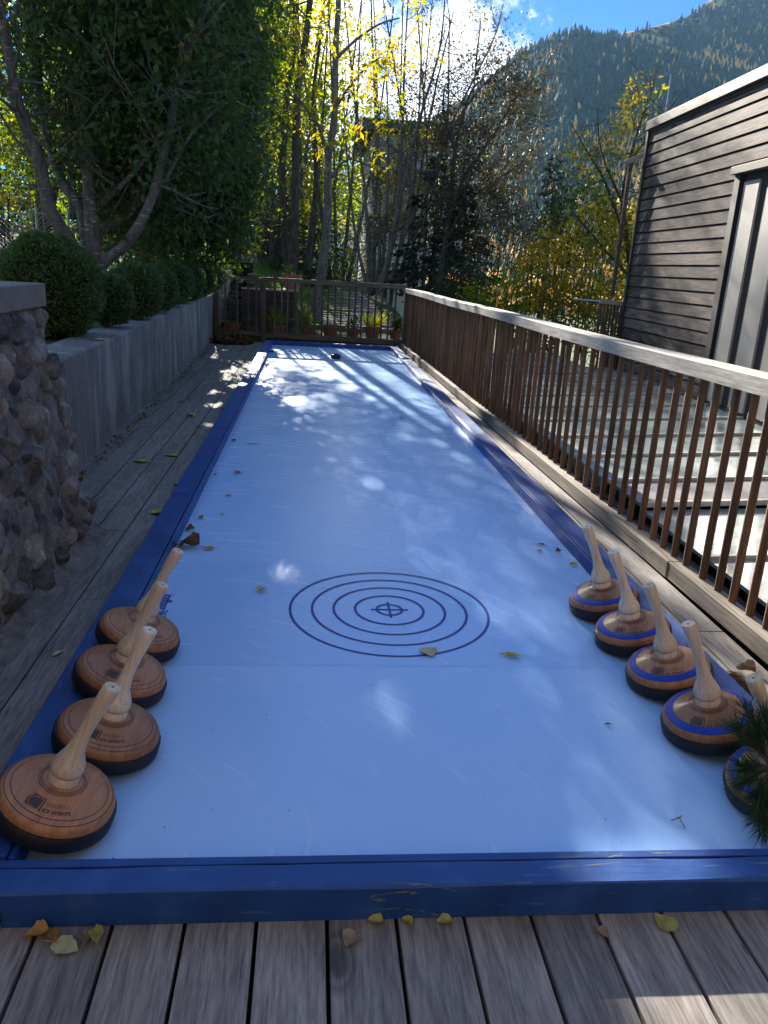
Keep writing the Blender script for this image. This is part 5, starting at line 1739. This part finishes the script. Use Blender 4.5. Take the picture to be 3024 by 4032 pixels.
clear = pn(P, .008, 1.0) > .68
P = P[~clear | (rng.random(len(P)) < .12)]
n = len(P); hgt = rng.uniform(7, 14, n) * (1.15 - .5 * np.clip((P[:, 2] - 150) / 350, 0, 1)); rad = hgt * rng.uniform(.2, .3, n)
larch = (pn(P, .011, 4.0) + rng.normal(size=n) * .45 > 1.0) | (rng.random(n) < .02)
ang = np.arange(6) * 2 * PI / 6
Vt = []; tiers = [(0.05, 1.0, 0.62), (0.38, .68, 1.0)]
Fl = []; off = 0
for (zb_, rr_, zt_) in tiers:
    ring = np.stack([np.cos(ang), np.sin(ang), np.zeros(6)], -1)[None] * (rad[:, None, None] * rr_)
    ring = ring * (1 + .25 * rng.normal(size=(n, 6, 1)))
    ring = ring + P[:, None, :]; ring[:, :, 2] += (hgt * zb_)[:, None] + rng.normal(size=(n, 6)) * .5
    apex = P.copy(); apex[:, 2] += hgt * zt_
    vv = np.concatenate([ring, apex[:, None]], 1)
    b = off + np.arange(n)[:, None] * 7
    for k_ in range(6): Fl.append(np.concatenate([b + k_, b + (k_ + 1) % 6, b + 6], 1))
    Vt.append(vv.reshape(-1, 3)); off += n * 7
rn_t = np.where(larch, rng.uniform(.72, 1.0, n), rng.uniform(0, .6, n))
rnF = np.concatenate([rn_t for _ in range(12)])
t_ = NT('mountain_forest_foliage')
t_.base(t_.ramp(t_.rnd(), [(0, (.016, .036, .016)), (.4, (.035, .062, .022)), (.62, (.07, .085, .024)), (.72, (.60, .30, .06)), (1, (.75, .42, .10))]), .9, .1)  # orange larch tones raised to carry sunlight that misses the slope
fo = np_mesh('mountain_forest', np.concatenate(Vt), np.concatenate(Fl), rnF, t_.m)
tag(fo, kind='stuff')
# thin pole above the roof, far away
fp = empty('flag_pole', (0, 60, 0), 'thin pale pole standing on the slope above the house roof', 'pole')
a = at(1437, 245, 60); mb = MB(); mb.tube([(a.x, 60, -6), (a.x, 60, at(1447, 160, 60).z)], [.09, .04], 8); under(fp, mb.build('mast', M['metal']))

# ------------------------------------------------------------------ fallen leaves
M['fl'] = [plain('fallen_leaf_brown', (.15, .075, .028), .7, .3, 0, .35, 60), plain('fallen_leaf_yellow_green', (.34, .33, .09), .6, .3, 0, .3, 50), plain('fallen_leaf_ochre', (.36, .20, .055), .65, .3, 0, .3, 50),
           plain('fallen_leaf_pale', (.44, .40, .22), .65, .3, 0, .2, 50), plain('fallen_leaf_tan', (.28, .19, .12), .7, .3, 0, .3, 50)]


def fallen(x, y, z, size, mi, label, asp=.75, curl=.25, rot=None, group='fallen leaves'):
    n = 9; vs = []; r_ = random.Random(int(x * 977 + y * 331 + 5000))
    ph = r_.uniform(0, 6)
    rows = []
    for i in range(n + 1):
        t = i / n
        w_ = size * asp * .5 * (math.sin(PI * min(1, t * 1.02) ** .72) ** .85) * (1 + .10 * math.sin(t * 22 + ph))
        yy = size * (t - .5)
        for s_ in (-1, -.5, 0, .5, 1):
            zz = curl * size * (abs(s_) ** 1.6 * w_ / (size * .4) * .75 + .35 * (t - .5) ** 2 * 2 + .10 * math.sin(t * 7 + s_ * 2 + ph))
            vs.append((s_ * w_, yy, zz))
    mn = min(v[2] for v in vs); vs = [(a, b, c - mn + .0015) for a, b, c in vs]
    fs = [(i * 5 + q, i * 5 + q + 1, i * 5 + q + 6, i * 5 + q + 5) for i in range(n) for q in range(4)]
    mb = MB(); mb.add(vs, fs)
    o = mb.build('fallen_leaf', M['fl'][mi], smooth=True, angle=0)
    st = MB(); st.tube([(0, -size * .5, -mn * 0 + .004), (size * .06, -size * .68, .006), (size * .10, -size * .85, .004)], size * .012, 5)
    s2 = st.build('leaf_stalk', M['fl'][mi], o)
    o.location = (x, y, z); o.rotation_euler = (0, 0, r_.uniform(0, 6.28) if rot is None else rot)
    return tag(o, label, 'leaf', group)


LZ = 0.003
fallen(.065, 2.14, LZ, .105, 0, 'large curled dark brown leaf on the lane beside the left beam', .9, .55, 1.2)
fallen(-.0 + .022, 2.11, LZ, .06, 0, 'curled brown leaf touching the large brown one by the left beam', .8, .6, .3)
fallen(.032, 2.372, LZ, .055, 0, 'small upright dark brown leaf on the lane behind the two curled brown ones', .6, .8, 2.4)
fallen(.058, 2.58, LZ, .05, 2, 'small ochre leaf near the left beam farther up the lane', .5, .5, .6)
fallen(.158, 2.10, LZ, .06, 2, 'ochre leaf lying right of the large brown leaf', .5, .3, 1.7)
fallen(.168, 2.66, LZ, .04, 3, 'tiny pale yellow leaf with long stalk left of the lane centre', .5, .4, .2)
fallen(.163, 3.02, LZ, .045, 2, 'small yellow leaf lying on the seam left of centre', .5, .3, 1.4)
fallen(.163, 3.56, LZ, .07, 2, 'ochre leaf on the lane midway along the left side', .45, .35, 1.5)
fallen(.03, 3.50, LZ, .03, 0, 'tiny dark leaf scrap by the left beam midway up the lane', .7, .5, .5)
fallen(.20, 4.45, LZ, .085, 2, 'thin orange leaf sliver far up the lane on the left', .18, .3, 1.5)
fallen(.05, 4.55, LZ, .045, 0, 'small reddish leaf far up the lane near the left beam', .8, .3, .9)
fallen(.442, 1.594, LZ, .05, 3, 'pale tan leaf left of the target rings', .8, .45, 2.2)
fallen(1.098, 1.04, LZ, .072, 3, 'round pale yellow leaf on the front edge of the target rings', .95, .12, 3.3)
fallen(1.402, 1.02, LZ, .085, 1, 'long narrow olive leaf right of the target rings', .32, .25, 1.35)
fallen(1.87, 2.276, LZ, .045, 0, 'upper dark leaf near the right beam behind the back stock', .4, .3, 1.5)
fallen(1.835, 2.175, LZ, .032, 2, 'tiny tan leaf between the other leaves near the right beam', .8, .3, .5)
fallen(1.935, 2.17, LZ, .035, 0, 'small brown leaf against the right beam', .8, .6, 2.0)
fallen(1.957, 1.985, LZ, .055, 1, 'olive leaf against the right beam just behind the back stock', .55, .3, 2.1)
fallen(1.61, .558, LZ, .022, 0, 'tiny dark leaf fragment left of the right-hand stocks', .5, .3, 1.4)
fallen(1.50, 5.81, LZ, .09, 1, 'olive leaf far up the lane on the right half', .3, .2, 1.5)
fallen(.03, 10.9, LZ, .09, 0, 'dark leaf in the far left corner of the lane', .8, .4, 1.5)
fallen(.05, 9.2, LZ, .09, 1, 'olive leaf by the left beam near the far end', .7, .6, .2)
DL = DZ + .0015
fallen(-.44, 5.63, DL, .12, 3, 'pale leaf far along the left walkway', .6, .4, 1.0)
fallen(-.53, 3.90, DL, .11, 1, 'olive leaf on the left walkway closer to the wall', .55, .25, 1.5)
fallen(-.35, 4.10, DL, .10, 1, 'olive leaf on the left walkway nearer the blue beam', .6, .25, 1.5)
fallen(-.19, 2.74, DL, .12, 1, 'large yellow-olive leaf against the outside of the left beam', .7, .2, 1.6)
fallen(-.165, 3.25, DL, .10, 0, 'curled brown leaf tucked against the left beam on the walkway', .8, .7, .6)
fallen(-.16, 5.9, DL, .10, 1, 'curled green leaf by the left beam farther along the walkway', .7, .6, .6)
fallen(-.245, 1.06, DL, .045, 3, 'small pale leaf on the walkway beside the third left stock', .5, .3, 2.6)
fallen(.086, -.200, DL, .052, 2, 'curled orange-brown leaf at the left end of the near beam', .7, .6, 1.9)
fallen(.122, -.207, DL, .034, 2, 'small crumpled orange leaf beside the pale rounded one', .7, .9, .6)
fallen(.155, -.232, DL, .064, 3, 'broad pale green leaf at the left foot of the near beam', .75, .15, 4.3)
fallen(.190, -.214, DL, .040, 4, 'crumpled tan leaf next to the broad pale one', .6, .8, .2)
fallen(.212, -.208, DL, .050, 1, 'folded olive leaf at the right of the left leaf cluster', .6, .7, .3)
fallen(.750, -.232, DL, .046, 4, 'brown-grey leaf lying across a board gap in front of the near beam', .95, .25, 2.6)
fallen(.806, -.186, DL, .040, 1, 'olive leaf half under the near beam, left of middle', .7, .5, 1.4)
fallen(.878, -.187, DL, .028, 1, 'tiny olive leaf at the foot of the near beam', .8, .5, .8)
fallen(.962, -.190, DL, .036, 1, 'yellow-olive leaf at the foot of the near beam, right of middle', .9, .35, 1.6)
fallen(1.313, -.232, DL, .034, 4, 'small tan leaf on the boards right of middle', .75, .35, 3.5)
fallen(1.468, -.208, DL, .060, 1, 'large yellow-green leaf at the right foot of the near beam', .85, .12, .5)
fallen(2.31, .975, DL, .070, 4, 'pinkish curled dry leaf like a shell on the right-hand boards', .7, .8, 1.2)
fallen(2.305, .86, DL, .016, 3, 'tiny pale scrap on the right-hand boards', .8, .4, .3)
fallen(-.93, 4.95, .723, .11, 1, 'olive leaf lying on top of the retaining wall, farther one', .35, .15, 1.4)
fallen(-.96, 4.62, .721, .12, 3, 'pale leaf lying on top of the retaining wall, nearer one', .45, .15, 1.6)
# litter line along the wall foot and the dry pile in the corner
n = 260; yv = rng.uniform(3.2, 12.4, n)
C = np.stack([wx(yv) + .035 + np.abs(rng.normal(size=n)) * .03, yv, np.full(n, DZ + .004)], 1)
o = leaf_obj('leaf_litter', C, rng.normal(size=(n, 3)) * np.array([1, 1, .35]), .04, leaf('litter_leaf', [(.10, .06, .03), (.16, .11, .05), (.24, .19, .08)], .1), None, .5, .3); tag(o, kind='stuff')
n = 900; a = rng.random(n) * 6.283; q = np.sqrt(rng.random(n))
cx_, cy_ = -.72, 12.35
C = np.stack([cx_ + np.cos(a) * q * .32, cy_ + np.sin(a) * q * .28, DZ + .01 + .17 * (1 - q ** 1.3) * rng.random(n)], 1)
o = leaf_obj('dry_leaf_pile', C, rng.normal(size=(n, 3)) * np.array([1, 1, .5]), .10, leaf('dry_pile_leaf', [(.09, .05, .022), (.16, .09, .04), (.24, .15, .07), (.06, .035, .018)], .15), None, .6, .4); tag(o, kind='stuff')
mb = MB()
for i in range(180):
    xx, yy = rng.uniform(.02, 1.98), rng.uniform(-.05, 8)
    s_ = rng.uniform(.0008, .0022)
    mb.lathe([(s_, 0.0016), (s_ * .8, .003), (0, .0035)], 5, Matrix.Translation((xx, yy, 0)))
o = mb.build('dirt_specks', M['dark_wood']); tag(o, kind='stuff')

# twig on the lane
tw = MB(); c = atz(1470, 1772, .006)
tw.tube([atz(1450, 1772, .006), atz(1468, 1766, .012), atz(1472, 1762, .010)], .0016, 5)
tw.tube([atz(1468, 1766, .010), atz(1480, 1788, .004)], .0013, 5)
tw.tube([atz(1462, 1764, .012), atz(1470, 1768, .008)], .001, 4)
o = tw.build('twig', plain('reddish_twig', (.16, .05, .035), .7)); tag(o, 'small forked reddish twig on the ice near the nearest right stock', 'twig')

# broom lying by the right beam
br = empty('broom', (2.2, .45, DZ), 'wooden broom head with brown bristles lying beside the right beam', 'broom')
p0, p1 = Vector((2.235, .86, .022)), Vector((2.215, .12, .022))
mb = MB(); mb.rnd = .6; mb.beam(p0, p1, .05, .035); under(br, mb.build('wooden_head', M['fence_y'], bevel=.005))
n = 2600; t_ = rng.random(n)[:, None]
C = np.array(p0)[None] * (1 - t_) + np.array(p1)[None] * t_ + np.stack([np.full(n, -.024), np.zeros(n), rng.uniform(-.012, .012, n)], 1)
o = leaf_obj('bristles', C, np.stack([-np.ones(n), rng.normal(size=n) * .12, rng.normal(size=n) * .12], 1), .075, leaf('coarse_bristle', [(.06, .032, .02), (.10, .05, .03), (.15, .08, .05)], .0), None, .03, .0); under(br, o)

# grey bracket at the lower left edge
bk = empty('metal_bracket', (-.03, -.19, DZ), 'small grey metal bracket standing on the boards at the left end of the near beam', 'bracket')
mb = MB(); mb.box(-.06, .006, -.1815, -.1785, DZ + .001, DZ + .05); mb.box(-.06, .006, -.21, -.1817, DZ + .001, DZ + .004); under(bk, mb.build('angle_plate', M['metal'], bevel=.001))

# ------------------------------------------------------------------ young pine at the right edge, in front of the stocks
pine = empty('mountain_pine', (2.02, -.02, DZ), 'dark green young pine branch hanging in at the right edge in front of the stocks', 'pine')
T = Tree(77)
stem_b = Vector((2.12, -.14, DZ)); 
j0_ = at(1668, 1660, .06)
tips_ = [at(1612, 1530, .12), at(1590, 1575, .10), at(1606, 1660, .05), at(1640, 1770, .0), at(1600, 1690, .08), at(1655, 1545, .10), at(1628, 1600, .12), at(1650, 1800, -.01), at(1632, 1720, .03)]
T.mb.tube([stem_b, stem_b.lerp(j0_, .6) + Vector((.02, 0, 0)), j0_, j0_ + Vector((.02, .02, .12))], [.012, .010, .008, .004], 7)
C = []; D = []
for tpv in tips_:
    P = bez([j0_, j0_.lerp(tpv, .5) + Vector((0, 0, .008)), tpv], 6)
    T.mb.tube(P, [.005] * (len(P) - 1) + [.002], 5)
    ax = (tpv - j0_).normalized()
    m = 330; q = rng.uniform(.30, 1.0, m)
    idx = (q * (len(P) - 1)).astype(int).clip(0, len(P) - 2)
    PP = np.array([tuple(v) for v in P]); fr = (q * (len(P) - 1) - idx)[:, None]
    C.append(PP[idx] * (1 - fr) + PP[idx + 1] * fr)
    rad_ = rng.normal(size=(m, 3)); D.append(np.array(ax)[None] * .95 + rad_ / np.linalg.norm(rad_, axis=1, keepdims=True) * .75)
C = np.concatenate(C); D = np.concatenate(D)
nl = leaf_obj('needles', C, D, .052, M['pine'], None, .028, .1)
under(pine, T.mb.build('branch', M['bark_d'], smooth=True)); under(pine, nl)
# needles also keep their rest of the crown outside the frame

# ------------------------------------------------------------------ valley haze
mb = MB(); mb.box(-4200, 4200, -3600, 3800, -23, float(mv[:, :, 2].max()) + 60)
hm = bpy.data.materials.new('valley_haze'); hm.use_nodes = True
ht = hm.node_tree; ht.nodes.clear()
ho = ht.nodes.new('ShaderNodeOutputMaterial'); pv = ht.nodes.new('ShaderNodeVolumePrincipled')
pv.inputs['Color'].default_value = (.30, .58, 1.0, 1); pv.inputs['Density'].default_value = 0.000045; pv.inputs['Anisotropy'].default_value = 0.2
ht.links.new(pv.outputs[0], ho.inputs['Volume'])
hz = mb.build('haze', hm); tag(hz, kind='stuff')

# added unseen timber block behind the camera, cuts sky fill on shaded fronts
lo = empty('sky_blocker', (0.5, -4.2, -0.03), 'added tall dark timber-clad block behind the camera, keeping sky light off the terrace', 'house')
mb = MB(); mb.rnd = .4; mb.box(-9, 10, -10, -4.0, -2.6, 6.5); under(lo, mb.build('wall', M['siding']))
mb = MB(); mb.box(-9.6, 10.6, -10.5, -3.3, 6.505, 6.75); under(lo, mb.build('roof', M['roof_d']))
for x in (-6, -3, 1.0, 4, 7):
    mb = MB(); mb.box(x - .6, x + .6, -3.995, -3.95, 1.0, 2.4); f_ = mb.build('window', M['dark_wood']); under(lo, f_)
    mb = MB(); mb.box(x - .52, x + .52, -3.945, -3.94, 1.08, 2.32); under(lo, mb.build('pane', M['pane_dark']))
